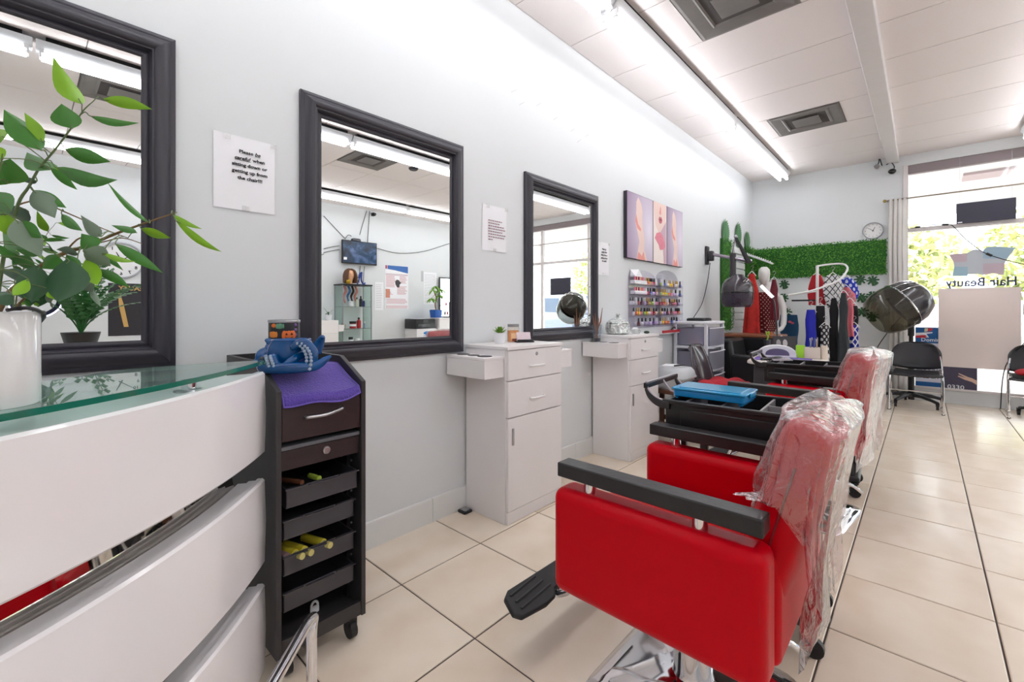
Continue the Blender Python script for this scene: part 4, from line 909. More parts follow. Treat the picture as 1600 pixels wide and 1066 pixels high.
# ================================================================== back corner by the left wall
# foot spa on brown stool
t = thing('wooden_stool', 'dark brown wooden stool under the grey foot spa', 'stool', (.34, 3.76, 0))
BRW = M('brown_wood', (92, 58, 40), .5, var=.2, scale=12)
MB().box(-.17, .17, -.16, .16, .43, .465).build('seat', BRW, t, bevel=.006)
for x in (-.14, .14):
    for y in (-.13, .13): MB().box(x-.018, x+.018, y-.018, y+.018, 0, .43).build('leg', BRW, t, bevel=.003)
for y in (-.13, .13): MB().box(-.12, .12, y-.01, y+.01, .15, .19).build('stretcher', BRW, t, smooth=0)
GREY = M('spa_grey', (206, 210, 214), .35)
t = thing('foot_spa', 'light grey plastic foot spa tub on the brown stool', 'foot spa', (.35, 3.765, .466))
def rl(z, hx, hy, r): return [(a, b, z) for a, b in rrect(-hx, hx, -hy, hy, r, 4)]
def stack(levels, name, m, par, cap=True, wp=False):
    mb = MB(); vs = []; n = 0
    for L_ in levels: q = rl(*L_); n = len(q); vs += q
    fs = [(i*n+k, i*n+(k+1) % n, (i+1)*n+(k+1) % n, (i+1)*n+k) for i in range(len(levels)-1) for k in range(n)]
    if cap: fs += [tuple(range(n))[::-1], tuple((len(levels)-1)*n+k for k in range(n))]
    return mb.add(vs, fs).build(name, m, par, smooth=45, wp=wp)
stack([(0, .12, .12, .05), (.03, .135, .135, .06), (.088, .155, .15, .06), (.092, .165, .16, .065), (.105, .165, .16, .065)], 'tub', GREY, t)
stack([(.106, .16, .155, .06), (.15, .15, .145, .06), (.175, .13, .125, .05), (.18, .1, .1, .04)], 'lid', GREY, t); MB().box(.158, .170, .03, .09, .035, .075).build('control_panel', BLK, t, bevel=.003)
t = thing('paper_stack', 'folded white paper with black pen on the foot spa', 'paper', (.35, 3.765, .647)); MB().box(-.075, .08, -.07, .08, 0, .01, rot('Z', 12)).build('paper', PAPER, t, smooth=0); MB().cyl((.05, -.08, .016), (.09, .03, .016), .007, n=8).build('pen', BLK, t)
# drawer tower
PLT = FILM('frosted_drawer', (224, 222, 232), haze=.28, hcol=(206, 206, 222), rough=.3); TWF = M('tower_white', (232, 232, 238), .35)
t = thing('drawer_tower', 'white plastic drawer tower with frosted see-through drawers by the wall', 'drawers', (.19, 4.83, 0))
x0, x1, y0, y1 = .02, .36, 4.57, 5.09
for x in (x0, x1-.03):
    for y in (y0, y1-.03): MB().box(x, x+.03, y, y+.03, .02, .99).build('post', TWF, t, bevel=.004, wp=True)
MB().box(x0-.005, x1+.005, y0-.005, y1+.005, .985, 1.015).build('top', TWF, t, bevel=.008, wp=True)
for x in (x0+.035, x1-.035):
    for y in (y0+.035, y1-.035): MB().lathe([(0, 0), (.014, 0), (.018, .02), (0, .02)], 12, (x, y, 0)).build('foot', TWF, t, wp=True)
for k in range(4):
    za = .03+k*.24
    MB().box(x0+.002, x1-.002, y0+.002, y1-.002, za-.01, za+.014).build('frame_rail', TWF, t, bevel=.003, wp=True)
    d = MB(); xf = x1+.012
    for q in ((x0+.03, xf, y0+.035, y0+.038, za+.02, za+.195), (x0+.03, xf, y1-.038, y1-.035, za+.02, za+.195), (x0+.03, x0+.033, y0+.035, y1-.035, za+.02, za+.195), (x0+.03, xf, y0+.035, y1-.035, za+.02, za+.023)): d.box(*q)
    d.surf(lambda u, v: Vector((xf+.014*math.sin(PI*u), y0+.035+(y1-y0-.07)*u, za+.02+.175*v)), 10, 2)
    dd = d.build('drawer', PLT, t, wp=True); MB().tube([(xf+.014*math.sin(PI*u/10)+.004, y0+.035+(y1-y0-.07)*u/10, za+.198) for u in range(11)], .006, 6).build('drawer_lip', TWF, dd, wp=True)
cols = [('pink_box', (226, 170, 160), 'soft pink packet'), ('purple_cloth', (120, 110, 160), 'folded purple cloth'), ('blue_cloth', (90, 120, 170), 'folded blue cloth'), ('dark_pouch', (70, 70, 84), 'dark pouch')]
for i, (nm, c, lb) in enumerate(cols):
    k = [3, 3, 3, 2][i]; za = .03+k*.24+.024; y = [4.66, 4.78, 4.95, 4.8][i]
    o = thing(nm, lb+' inside the frosted drawer tower', 'packet', (.2, y, za)); stack([(0, .05, .05, .015), (.05, .052, .05, .02), (.085, .035, .03, .015)], 'bundle', M('stuff_'+nm, c, .8), o)
t = thing('router_box', 'flat black box with cable on top of the drawer tower', 'device', (.17, 4.88, 1.016)); stack([(0, .09, .13, .02), (.022, .09, .13, .02), (.03, .08, .12, .02)], 'case', BLK, t); MB().box(.085, .092, -.06, .06, .006, .014).build('front_slot', BLKG, t, smooth=0)
# smoke-grey chair with red cloth seat
t = thing('manicure_chair', 'smoky grey plastic chair with red cloth on the seat', 'chair', (.62, 4.16, 0))
SMK = M('smoke_shell', (74, 68, 74), .16, coat=.5)
def sb(u, v):
    s_ = (u-.5)*2; h = .34*v; w = .225*math.sqrt(max(.05, 1-.72*max(0, v-.25)**2/.5625)); return Vector((-.17-.09*v-.05*(1-s_*s_)*(1)+.04, s_*w, .47+h))
o = MB().surf(sb, 16, 14).build('backrest', SMK, t, smooth=60); o.modifiers.new('s', 'SOLIDIFY').thickness = .012
MB().tube([sb(u/12, 0) for u in range(13)]+[sb(1, v/14) for v in range(1, 15)]+[sb(1-u/12, 1) for u in range(13)], .006, 6).build('back_rim', BLK, o)
MB().lathe([(.014, .0), (.014, .006), (.009, .008)], 12, (-.268, -.03, .775), Matrix.Rotation(-PI/2, 3, 'Y')).build('handle_ring', CHROME, o)
stack([(.42, .2, .2, .06), (.46, .21, .21, .06), (.47, .2, .2, .06)], 'seat', BLK, t)
MB().lathe([(.03, .08), (.03, .3), (.02, .3), (.02, .42)], 14).build('gas_column', CHROME, t)
for k in range(5):
    an = 2*PI*k/5+.3; MB().tube([(0, 0, .1), (.22*math.cos(an), .22*math.sin(an), .07)], [.024, .014], 8).build('base_arm', BLK, t); MB().ell((.23*math.cos(an), .23*math.sin(an), .028), (.026, .026, .028), 12, 8).build('castor', BLK, t)
t = thing('red_cloth', 'crumpled red cloth spread over the smoky grey chair seat', 'cloth', (.63, 4.16, .472)); MB().surf(lambda u, v: Vector((-.15+.36*u, -.22+.44*v, .012+.03*abs(math.sin(u*7+v*4))*(.5+.5*math.sin(v*9))+.035*math.sin(PI*u)*math.sin(PI*v)-(.06*(u-.85)/.15 if u > .85 else 0))), 24, 24).build('cloth', M('red_cloth', (190, 28, 44), .8, var=.1, scale=20), t).modifiers.new('s', 'SOLIDIFY').thickness = .004
# manicure table
t = thing('manicure_table', 'grey manicure table with rounded white top, purple towel laid on it', 'table', (1.12, 4.34, 0), math.radians(6))
DG = M('table_dark_grey', (66, 66, 72), .4)
stack([(.712, .245, .52, .06), (.718, .255, .53, .065), (.732, .255, .53, .065), (.738, .25, .525, .06)], 'table_top', M('ivory_top', (226, 222, 212), .35), t)
MB().box(-.21, .21, -.48, -.1, .02, .712).build('drawer_pedestal', DG, t, bevel=.01); MB().box(-.21, .21, .36, .48, .02, .712).build('end_panel', DG, t, bevel=.01); MB().box(-.2, -.18, -.1, .36, .3, .70).build('modesty_panel', DG, t, smooth=0)
for k in range(3): MB().box(.21, .216, -.46, -.12, .08+k*.2, .26+k*.2).build('drawer_front', DG, t, bevel=.003)
tw = thing('table_towel', 'lilac purple towel lying on the manicure table', 'towel', (1.10, 4.30, .739), math.radians(6)); MB().surf(lambda u, v: Vector((-.2+.38*u, -.4+.62*v, .003+.003*math.sin(u*8+v*5))), 14, 18).build('cloth', M('lilac_towel', (118, 96, 176), .9, bump=.6, bscale=150, var=.06), tw).modifiers.new('s', 'SOLIDIFY').thickness = .004
p = PZ(1211, 558, .745)
t = thing('nail_lamp', 'white domed nail curing lamp on the purple towel', 'lamp', (p.x+.0, p.y+.06, .748), math.radians(104))
def dome(u, v): an = PI*u; r = 1; return Vector((-.02+.17*v-.06, -.135*math.cos(an), .012+.085*math.sin(an)**.75*(1-.25*abs(v-.4))))
o = MB().surf(dome, 18, 8).build('shell', WPL, t, smooth=60); o.modifiers.new('s', 'SOLIDIFY').thickness = .012
MB().plate([(-.125*math.cos(PI*k/14), .012+.078*math.sin(PI*k/14)**.75) for k in range(15)], (.086, 0, 0), (0, 1, 0), (0, 0, 1), .002).build('rear_face', WPL, t, smooth=0)
MB().plate([(-.13*math.cos(PI*k/14), .012+.082*math.sin(PI*k/14)**.75) for k in range(15)], (-.0835, 0, 0), (0, -1, 0), (0, 0, 1), .003).build('front_face', WPL, t, smooth=0)
MB().plate([(-.085*math.cos(PI*k/14), .014+.055*math.sin(PI*k/14)**.75) for k in range(15)], (-.0868, 0, 0), (0, -1, 0), (0, 0, 1), .003).build('opening', M('lamp_opening', (104, 96, 124), .3), t, smooth=0)
MB().prism(rrect(-.09, .10, -.14, .14, .04), 0, .012, lambda a, b, h: (a, b, h)).build('base', WPL, t)
# LED task lamp
p0 = PZ(1213, 545, .74); p0 = Vector((.925, 4.8, .739)); a1 = PD(1206, 463, 4.2); a0 = PD(1189, 446, 4.2); 
t = thing('task_lamp', 'slim white LED task lamp on the manicure table', 'lamp', (p0.x, p0.y, .739)); MB().lathe([(0, 0), (.05, 0), (.05, .012), (.045, .016), (0, .016)], 20).build('base', WPL, t)
MB().tube(ccat([p0+Vector((0, 0, .016)), p0+Vector((-.005, 0, .2)), a1+Vector((.02, .0, -.06)), a1], 6), .0075, 8).build('pole', M('lamp_pole', (60, 56, 60), .3), t, wp=True)
dv = (a0-a1); MB().tube([a1+dv*-.1, a0], .017, 8).build('lamp_head', WPL, t, wp=True); MB().tube([a1+dv*.02+Vector((.006, -.012, -.008)), a0+Vector((.006, -.012, -.008))], .0095, 8).build('led_bar', M('led', (255, 255, 255), .4, emit=(255, 255, 255), estr=6), t, wp=True)
# desk clutter
def on(u, v, z=.739): return PZ(u, v, z)
p = on(1266, 561); t = thing('pen_organiser', 'ivory desk organiser filled with pens and brushes', 'organiser', (p.x-.02, p.y+.05, .739), .15)
IV = M('ivory_plastic', (228, 214, 200), .45)
mb = MB()
for q in ((-.1, .1, -.05, -.045, 0, .1), (-.1, .1, .045, .05, 0, .1), (-.1, -.095, -.045, .045, 0, .1), (.095, .1, -.045, .045, 0, .1), (-.1, .1, -.05, .05, 0, .004), (-.01, -.006, -.045, .045, 0, .1)): mb.box(*q)
t.scale = (.8, .8, .9); mb.build('tray_box', IV, t, bevel=.002); MB().lathe([(.03, 0), (.03, .12), (.027, .12), (.027, .005), (0, .005)], 16, (.13, -.02, 0)).build('cup', IV, t)
for k in range(11):
    x = R.uniform(-.0, .09); y = R.uniform(-.035, .035); c = [(230, 230, 232), (196, 170, 140), (120, 140, 170), (60, 60, 64)][k % 4]
    MB().tube([(x, y, .006), (x+R.uniform(-.03, .03), y+R.uniform(-.02, .02), R.uniform(.15, .2))], .004, 6).build('pen', M('pen%d' % (k % 4), c, .4), t)
t = thing('note_block', 'lime green sticky note block in the ivory organiser', 'notes', (p.x-.07, p.y+.02, .743)); MB().box(-.028, .028, -.028, .028, .0, .1).build('block', M('lime_note', (170, 226, 60), .7), t, smooth=0)
p = on(1245, 557); t = thing('photo_card', 'small blue and white card standing before the photo frame', 'card', (p.x-.02, p.y+.03, .739), .6); MB().box(-.035, .035, -.002, .002, 0, .05, rot('X', -14)).build('card', M('card_blue', (150, 186, 206), .5), t, smooth=0); MB().box(-.02, .025, -.004, -.0025, .01, .03, rot('X', -14)).build('white_field', PAPER, t, smooth=0)
p = on(1232, 553); t = thing('portrait_board', 'black photo board with grey portraits behind the nail lamp', 'photo board', (p.x-.05, p.y+.13, .739), .55); o = MB().box(-.1, .1, -.006, .006, 0, .15, rot('X', -8)).build('board', M('board_black', (44, 42, 46), .5), t, bevel=.002)
for x, c in ((-.055, (150, 148, 152)), (.0, (176, 170, 172))): MB().plate(circ(x, .085, .02, 12, ry=.035), rot('X', -8) @ Vector((0, -.0065, 0)), (1, 0, 0), rot('X', -8) @ Vector((0, 0, 1)), .001).build('portrait', M('portrait%d' % c[0], c, .6, var=.3, scale=60), o)
p = on(1213, 547); t = thing('tissue_box', 'white square tissue box on the manicure table', 'box', (p.x+.02, p.y+.12, .739), .4); MB().box(-.055, .055, -.055, .055, 0, .1).build('carton', PAPER, t, bevel=.004); MB().surf(lambda u, v: Vector(((u-.5)*.05, (v-.5)*.03+.01*math.sin(u*6), .1+.04*math.sin(PI*u)*(.6+.4*math.sin(v*5)))), 6, 5).build('tissue', PAPER, t)
p = on(1205, 540); t = thing('plant_cup', 'small cup with a curly lime sprout beside the tissue box', 'plant', (p.x-.04, p.y+.0, .739)); MB().lathe([(0, 0), (.03, 0), (.036, .06), (0, .06)], 14).build('cup', DG, t); MB().tube(ccat([(0, 0, .06), (.01, 0, .1), (-.01, 0, .13), (.015, 0, .15), (.02, 0, .12)], 5), .007, 6).build('sprout', M('sprout', (150, 200, 60), .5), t)
p = on(1287, 562); t = thing('paper_pad', 'loose white paper pad at the end of manicure table', 'paper', (1.29, 4.36, .74), .3); MB().box(-.05, .05, -.07, .07, 0, .012).build('pad', PAPER, t, smooth=0)
# black padded dryer chair and wooden counter
VIN = M('black_vinyl', (22, 22, 25), .35, var=.1)
t = thing('dryer_chair', 'black padded armchair below the wall-mounted hair dryer', 'chair', (.58, 5.41, 0))
MB().box(-.06, .30, -.23, .23, .32, .47).build('seat', VIN, t, bevel=.04, seg=4); MB().box(-.20, -.06, -.25, .25, .3, .84, rot('Y', -8)).build('backrest', VIN, t, bevel=.04, seg=4)
for s_ in (-1, 1): MB().box(-.16, .30, s_*.29-.045, s_*.29+.045, .08, .66).build('side_arm', VIN, t, bevel=.03, seg=4)
MB().box(-.12, .26, -.24, .24, .02, .1).build('plinth', BLK, t, smooth=0)
t = thing('wooden_counter', 'low counter with reddish wood top and dark grey body', 'counter', (.37, 6.02, 0))
MB().box(-.30, .36, -.22, .22, .805, .84).build('top', M('reddish_wood', (142, 84, 54), .35, var=.25, scale=7, coat=.2), t, bevel=.008); MB().box(-.28, .34, -.2, .2, .0, .804).build('body', M('counter_grey', (72, 70, 76), .45), t, bevel=.004)
MB().prism([(-.24, .79), (.24, .79), (.2, .56), (-.16, .56)], -.215, -.2, lambda a, b, h: (a, h, b)).build('black_recess', VIN, t, smooth=0)
t = thing('jar_row', 'small copper tin on the wooden counter', 'tin', (.6, 5.92, .841)); MB().lathe([(0, 0), (.04, 0), (.042, .03), (0, .032)], 16).build('tin', M('copper', (190, 120, 80), .3, .8), t)
# wall-mounted hood dryer
DK = M('dryer_dark', (56, 50, 58), .2, coat=.5); DKT = FILM('dryer_visor', (176, 166, 180), haze=.22, hcol=(110, 100, 118), rough=.08); BRK = M('bracket', (48, 45, 50), .35)
t = thing('wall_hair_dryer', 'dark hood hair dryer on swing arm fixed to the mirror wall', 'hair dryer', (0, 5.57, 1.6))
MB().box(.001, .03, 5.53, 5.61, 1.68, 1.90).build('wall_plate', BRK, t, bevel=.008, wp=True); MB().box(.03, .09, 5.535, 5.605, 1.72, 1.84).build('hinge', BRK, t, bevel=.012, wp=True)
HC = Vector((.345, 5.60, 0))
MB().tube([(.07, 5.57, 1.80), (.27, 5.585, 1.745), (.50, 5.60, 1.685)], .02, 10).build('swing_arm', M('arm_silver', (150, 140, 152), .25, .7), t, wp=True)
MB().box(.27, .33, 5.55, 5.63, 1.50, 1.80).build('hood_bracket', BRK, t, bevel=.02, wp=True)
MB().lathe([(0, 1.545), (.05, 1.545), (.07, 1.535), (.075, 1.515), (.12, 1.49), (.155, 1.44), (.168, 1.38), (.17, 1.33)], 32, HC).build('hood', DK, t, wp=True, smooth=50)
MB().lathe([(.171, 1.345), (.173, 1.335), (.171, 1.325)], 32, HC).build('hood_ring', BLKG, t, wp=True)
MB().lathe([(.168, 1.328), (.172, 1.28), (.165, 1.21), (.14, 1.165)], 32, HC).build('visor', DKT, t, wp=True); MB().lathe([(.15, 1.33), (.15, 1.19), (0, 1.19)], 24, HC).build('inner_core', M('dryer_core', (70, 62, 74), .5), t, wp=True)
for q in (-.02, .05): MB().tube([HC+Vector((.10+q*.5, -.108, 1.45)), HC+Vector((.125+q*.4, -.095, 1.475))], .004, 6).build('chrome_mark', CHROME, t, wp=True)
MB().tube([(.33, 5.58, 1.985), (.40, 5.58, 1.83), (.475, 5.58, 1.67)], [.014, .02, .03], 12).build('spring_arm', BLK, t, wp=True); MB().tube([(.33, 5.58, 1.985), (.30, 5.58, 1.79)], .008, 8).build('spring_link', M('arm_silver', (150, 140, 152), .25, .7), t, wp=True)
MB().tube([(.475, 5.58, 1.67), (.44, 5.59, 1.69)], .016, 8).build('arm_joint', BRK, t, wp=True); MB().ell((.335, 5.58, 1.985), (.022, .022, .022), 12, 8).build('pivot', STEEL, t, wp=True)
MB().tube(ccat([(.05, 5.57, 1.70), (.04, 5.5, 1.45), (.03, 5.35, 1.2), (.06, 5.02, 1.045), (.12, 4.97, 1.037)], 6), .0045, 6).build('power_cord', BLK, t, wp=True)
# ================================================================== front wall: hedge panels, leaves, clock, curtain
GA = M('grass_dark', (42, 110, 34), .6, var=.3, scale=40); GB = M('grass_light', (92, 164, 50), .6, var=.3, scale=40)
def hedge(name, label, O, ex, ey, nn, w, h, n):
    O, ex, ey, nn = map(Vector, (O, ex, ey, nn)); mb = MB()
    mb.mat(0).plate([(0, 0), (w, 0), (w, h), (0, h)], O+nn*.004, ex, ey, .006 if ex.cross(ey).dot(nn) > 0 else -.006)
    for _ in range(n):
        a, b = R.uniform(-.01, w+.01), R.uniform(-.01, h+.015); hgt = R.uniform(.015, .05); an = R.uniform(0, 6.28); L_ = R.uniform(.012, .026)
        d = ex*math.cos(an)+ey*math.sin(an); s_ = ex*-math.sin(an)+ey*math.cos(an); p = O+ex*a+ey*b+nn*hgt; up = nn*R.uniform(.0, .7)
        t_ = (d+up).normalized(); mb.mat(R.random() > .55); mb.add([p, p+t_*L_*.5+s_*L_*.32, p+t_*L_, p+t_*L_*.5-s_*L_*.32], [(0, 1, 2, 3)])
    o = mb.build(name, [GA, GB], smooth=0); tag(o, label, 'hedge panel'); o['kind'] = 'stuff'
hedge('hedge_panel', 'long artificial green hedge panel across the front wall', (.03, D, 1.605), (1, 0, 0), EZ, (0, -1, 0), 1.55, .44, 6500)
hedge('hedge_panel', 'upright artificial hedge panel on the mirror wall beside hair dryer', (0, 6.08, .88), EYX, EZ, (1, 0, 0), .42, 1.18, 4200)
hedge('hedge_panel', 'narrow artificial hedge panel in the wall corner', (0, 7.12, 1.2), EYX, EZ, (1, 0, 0), .42, .86, 3000)
PLM = M('palm_leaf', (74, 128, 78), .5, var=.15, scale=20)
def feather(Y, z0, z1, w, lab):
    t = thing('palm_leaf', lab, 'leaf', (.012, Y, z0)); L_ = z1-z0
    MB().tube([(0, 0, -.1), (.002, 0, L_)], [.006, .002], 6).build('rib', PLM, t)
    for k in range(11):
        f = k/11; ww = w*math.sin(PI*min(1, .16+.8*f))**.8
        for s_ in (-1, 1):
            zb = L_*f*.86-.02
            MB().add([(.001, 0, zb-.01), (.006, s_*ww*.55, zb+.02), (.004, s_*ww, zb+.085), (.002, s_*ww*.45, zb+.075), (.001, 0, zb+.05)], [(0, 1, 2, 3, 4)]).build('leaflet', PLM, t, smooth=0)
for u, v0, v1, w, lb in ((1132, 384, 342, .17, 'tallest palm leaf above the upright hedge panel'), (1152, 386, 347, .16, 'palm leaf between tallest and shortest leaf by the hedge'), (1166, 393, 362, .15, 'shortest palm leaf nearest the wall corner')):
    a, b = PX(u, v0, 0), PX(u, v1, 0); feather(a.y, a.z, b.z, w, lb)
MON = M('monstera_green', (46, 92, 54), .4, var=.2, scale=10)
def monstera(X, Z, s, an, lab):
    t = thing('monstera_leaf', lab, 'leaf', (X, D-.006, Z), 0, 'monstera leaves stuck on the front wall'); pts = []
    N = 44
    for k in range(N):
        th = -PI/2+2*PI*k/N; f = abs(((th+PI/2) % (2*PI))-PI)/PI
        r = s*(.62+.38*math.cos(th-PI/2+PI) *-1*.5+.1); n = k % 5
        if n in (2, 3) and .12 < f < .85: r *= .55
        if k == 0: r *= .25
        pts.append((r*math.cos(th), r*math.sin(th)))
    c, s_ = math.cos(an), math.sin(an); mb = MB(); vs = [(0, -.006, 0)]+[(a*c-b*s_, -.004-.015*(a*a+b*b)/s/s*s, a*s_+b*c) for a, b in pts]
    mb.add(vs, [(0, 1+k, 1+(k+1) % N) for k in range(N)]).build('blade', MON, t, smooth=60); MB().tube([(0, -.008, 0), (s*.9*s_*-1, -.01, s*.9*c)], .003, 5).build('midrib', M('monstera_rib', (86, 130, 80), .5), t)
for col, us, who in ((1, ((1225, 443), (1224, 464), (1229, 487)), 'between mannequin and clothes rack'), (2, ((1345, 436), (1345, 464), (1347, 486)), 'beside the hanging clothes'), (3, ((1363, 437), (1363, 461), (1364, 493)), 'next to the white curtain')):
    for i, (u, v) in enumerate(us):
        p = PY(u, v, D-.01); monstera(p.x, p.z, .092, R.uniform(2.6, 3.7), '%s green monstera leaf %s' % (('topmost', 'middle', 'lowest')[i], who))
# clock
def clock(name, label, c, r, ex, nn, hh, mm, numerals):
    """round wall clock: ex right on the wall, nn out of the wall"""
    ex, nn, c = Vector(ex), Vector(nn), Vector(c); ez = Vector((0, 0, 1)); t = thing(name, label, 'clock', tuple(c))
    Tm = Matrix((ex, ez, nn)).transposed()
    MB().lathe([(r, 0), (r, .022), (r*.97, .03), (r*.92, .03), (r*.90, .018)], 40, (0, 0, 0), Tm).build('rim', M('clock_rim_'+name, (176, 178, 184), .3, .6), t); MB().lathe([(0, .006), (r*.93, .006)], 40, (0, 0, 0), Tm).build('dial', M('dial_white', (240, 240, 240), .5), t)
    for k in range(12):
        an = PI/2-2*PI*(k+1)/12; p = c+ex*(r*.72*math.cos(an))+ez*(r*.72*math.sin(an))+nn*.0065
        if numerals: text(str(k+1), r*.24, p-ez*r*.085, ex, ez, INK, t, 'numeral', bold=r*.006)
        else: MB().plate([(-.01*r*2, -.05*r), (.02*r, -.05*r), (.02*r, .05*r), (-.02*r, .05*r)], (p-c), ex*math.sin(an)-ez*math.cos(an), ex*math.cos(an)+ez*math.sin(an), .0006 if True else 0).build('hour_mark', INK, t, smooth=0)
    for an, L_, w in ((PI/2-2*PI*(hh/12+mm/720), .48, .035), (PI/2-2*PI*mm/60, .7, .025)):
        d = ex*math.cos(an)+ez*math.sin(an); s_ = ex*-math.sin(an)+ez*math.cos(an); q = nn*.0095
        MB().add([q-d*r*.12-s_*r*w, q-d*r*.12+s_*r*w, q+d*r*L_+s_*r*w*.5, q+d*r*L_-s_*r*w*.5, q-d*r*.12-s_*r*w+nn*.001, q-d*r*.12+s_*r*w+nn*.001, q+d*r*L_+s_*r*w*.5+nn*.001, q+d*r*L_-s_*r*w*.5+nn*.001], [(3, 2, 1, 0), (4, 5, 6, 7), (0, 1, 5, 4), (1, 2, 6, 5), (2, 3, 7, 6), (3, 0, 4, 7)]).build('hand', INK, t, smooth=0)
    MB().lathe([(r*.05, .006), (r*.05, .012), (0, .012)], 12, (0, 0, 0), Tm).build('hub', INK, t)
clock('wall_clock', 'small round grey-rimmed clock above the hedge panel', (1.448, D-.001, 2.178), .11, (1, 0, 0), (0, -1, 0), 12, 51, False)
# curtain and rod
CUR = BACKLIT('curtain_white', (248, 245, 243), .45)
yr = D-.075
t = thing('curtain', 'white floor-length curtain gathered at the window edge', 'curtain', (1.70, yr, .05))
def cu(u, v):
    x = 1.60+.20*u+.012*(1-v)*math.sin(5*v)-.03*(1-v)*(.5-u); fo = math.sin(u*2*PI*4.5+.6*math.sin(v*3))
    return Vector((x+.008*math.cos(u*2*PI*4.5), yr+.026*fo*(.7+.3*math.sin(v*2+u*3)), .075+2.475*v))
MB().surf(cu, 72, 16).build('cloth', CUR, t, wp=True, smooth=80).modifiers.new('s', 'SOLIDIFY').thickness = .002
BRS = M('rod_metal', (150, 138, 124), .35, .6)
t = thing('curtain_rod', 'thin metal curtain rod running across the shop window', 'curtain rod', (3.0, yr, 2.535)); MB().cyl((1.585, yr, 2.535), (5.6, yr, 2.535), .008, n=8).build('rod', BRS, t, wp=True); MB().ell((1.57, yr, 2.535), (.02, .016, .02), 12, 8).build('finial', M('brass', (170, 150, 90), .3, .8), t, wp=True)
for x in (1.595, 4.175): MB().box(x-.005, x+.005, yr, D, 2.527, 2.543).build('bracket', BRS, t, smooth=0, wp=True)
# security cameras hung at the beam end
for u, v, m, lb in ((1370, 260, M('cam_grey', (150, 146, 146), .4), 'small grey security camera hanging at the beam end'), (1394, 268, BLKG, 'small black domed security camera beside the window corner')):
    p = PY(u, v, D-.1); t = thing('security_camera', lb, 'camera', tuple(p)); q = .042 if v > 265 else .03
    MB().ell((0, -.01, 0), (q, q*.6, q*.75), 14, 8).build('dome', m, t); MB().lathe([(q*.9, 0), (q*.95, .02), (q*.6, .03)], 16, (0, 0, 0), Matrix.Rotation(-PI/2, 3, 'X')).build('body', WPL if v > 265 else m, t)
    MB().tube(ccat([(0, .02, .01), (.02, .03, .06), (-.015 if v > 265 else .02, .04, .13), (-.06 if v > 265 else .05, .05, ZC-p.z-.09)], 6), .006, 6).build('cable', BLK, t); MB().box(-.012, .012, .03, .099, -.012, .012).build('mount', m, t, smooth=0)
# LED sign backs, cables
for x0, x1, z0, z1, lb in ((2.228, 2.705, 2.16, 2.40, 'black LED sign back hung high in the window, white label corner'), (3.387, 3.904, 1.445, 1.80, 'black LED sign back hung at chest height in the door pane')):
    t = thing('led_sign', lb, 'sign', ((x0+x1)/2, D-.03, z0)); MB().box(x0, x1, D-.04, D-.018, z0, z1).build('panel', M('sign_dark', (58, 58, 74), .5, var=.08, scale=80), t, bevel=.003, wp=True)
    MB().box(x0+.01, x0+.05, D-.041, D-.0402, z0+.006, z0+.02).build('maker_label', PAPER, t, wp=True, smooth=0)
    for x in (x0+.03, x1-.03): MB().cyl((x, D-.03, z1), (x, D-.03, 2.95 if z0 > 2 else 2.14), .0012, n=5).build('hanging_wire', STEEL, t, wp=True)
t = thing('sign_cable', 'thin black power cable looping across the front window', 'cable', (2.1, D-.05, 2.1)); pts = [PY(u, v, D-.05) for u, v in ((1422, 357), (1434, 355), (1450, 352), (1475, 351), (1485, 351), (1494, 358), (1507, 372), (1530, 390), (1545, 398), (1570, 406), (1600, 413), (1640, 420))]
MB().tube(ccat(pts, 4), .005, 6).build('wire', BLK, t, wp=True)
for a, b in ((1430, 1438), (1472, 1482)): MB().tube([PY(a, 355.5 if a < 1450 else 351.3, D-.05), PY(b, 354.5 if a < 1450 else 351, D-.05)], .012, 8).build('cable_adapter', BLK, t, wp=True)
MB().tube([PY(1541, 396, D-.05), PY(1550, 400, D-.05)], .014, 8).build('cable_adapter', BLK, t, wp=True)
# window decals and posters
NAVY = M('navy_vinyl', (26, 38, 92), .5)
t = thing('window_lettering', 'navy shop name lettering on the window glass, reading from outside', 'lettering', (2.4, D+.052, 1.42))
text('Hair Beauty', .142, (2.725, D+.0525, 1.415), (-1, 0, 0), EZ, NAVY, t, 'lettering', bold=.0025, align='LEFT', sx=.86)
t = thing('window_flag_decal', 'pale waving flag decal with white cross on the window glass', 'decal', (2.43, D+.052, 1.54))
def fx_(u, v): p = PY(u, v, D+.053); return (p.x, p.z)
for nm, c, pts in (('blue_field', (206, 226, 243), [(1543, 386), (1556, 385.5), (1587, 387), (1574, 404), (1536, 404), (1536, 391)]), ('pink_field', (243, 218, 226), [(1483, 398), (1496, 396.5), (1511, 396), (1511, 409), (1490, 410)]), ('blue_field', (204, 230, 244), [(1491, 417), (1512, 417), (1512, 431.5), (1488, 431.5)]), ('pink_field', (243, 220, 231), [(1536, 412), (1570, 411), (1568, 430), (1552, 427), (1536, 430)]),
                   ('white_cross', (238, 238, 245), [(1511, 396), (1520, 390), (1530, 390), (1536, 394), (1536, 404), (1574, 404), (1570, 411), (1536, 412), (1536, 430), (1526, 428), (1512, 429), (1512, 417), (1491, 417), (1490, 410), (1511, 409)])):
    q = [fx_(*p) for p in pts]; MB().plate(q[::-1], (0, D+.052, 0), (1, 0, 0), EZ, -.0008).build(nm, BACKLIT('decal%d%d' % (c[0], c[1]), tuple(int(q_*.93) for q_ in c), .2), t, wp=True, smooth=0)
t = thing('poster_back', 'large pale poster seen from its back, standing in the window', 'poster', (2.41, D-.03, .44))
o = MB().box(2.072, 2.745, D-.02, D-.016, .445, 1.39).build('sheet', BACKLIT('poster_back_paper', (246, 234, 230), .1), t, wp=True, smooth=0)
PB = M('poster_blue', (20, 92, 158), .5); 
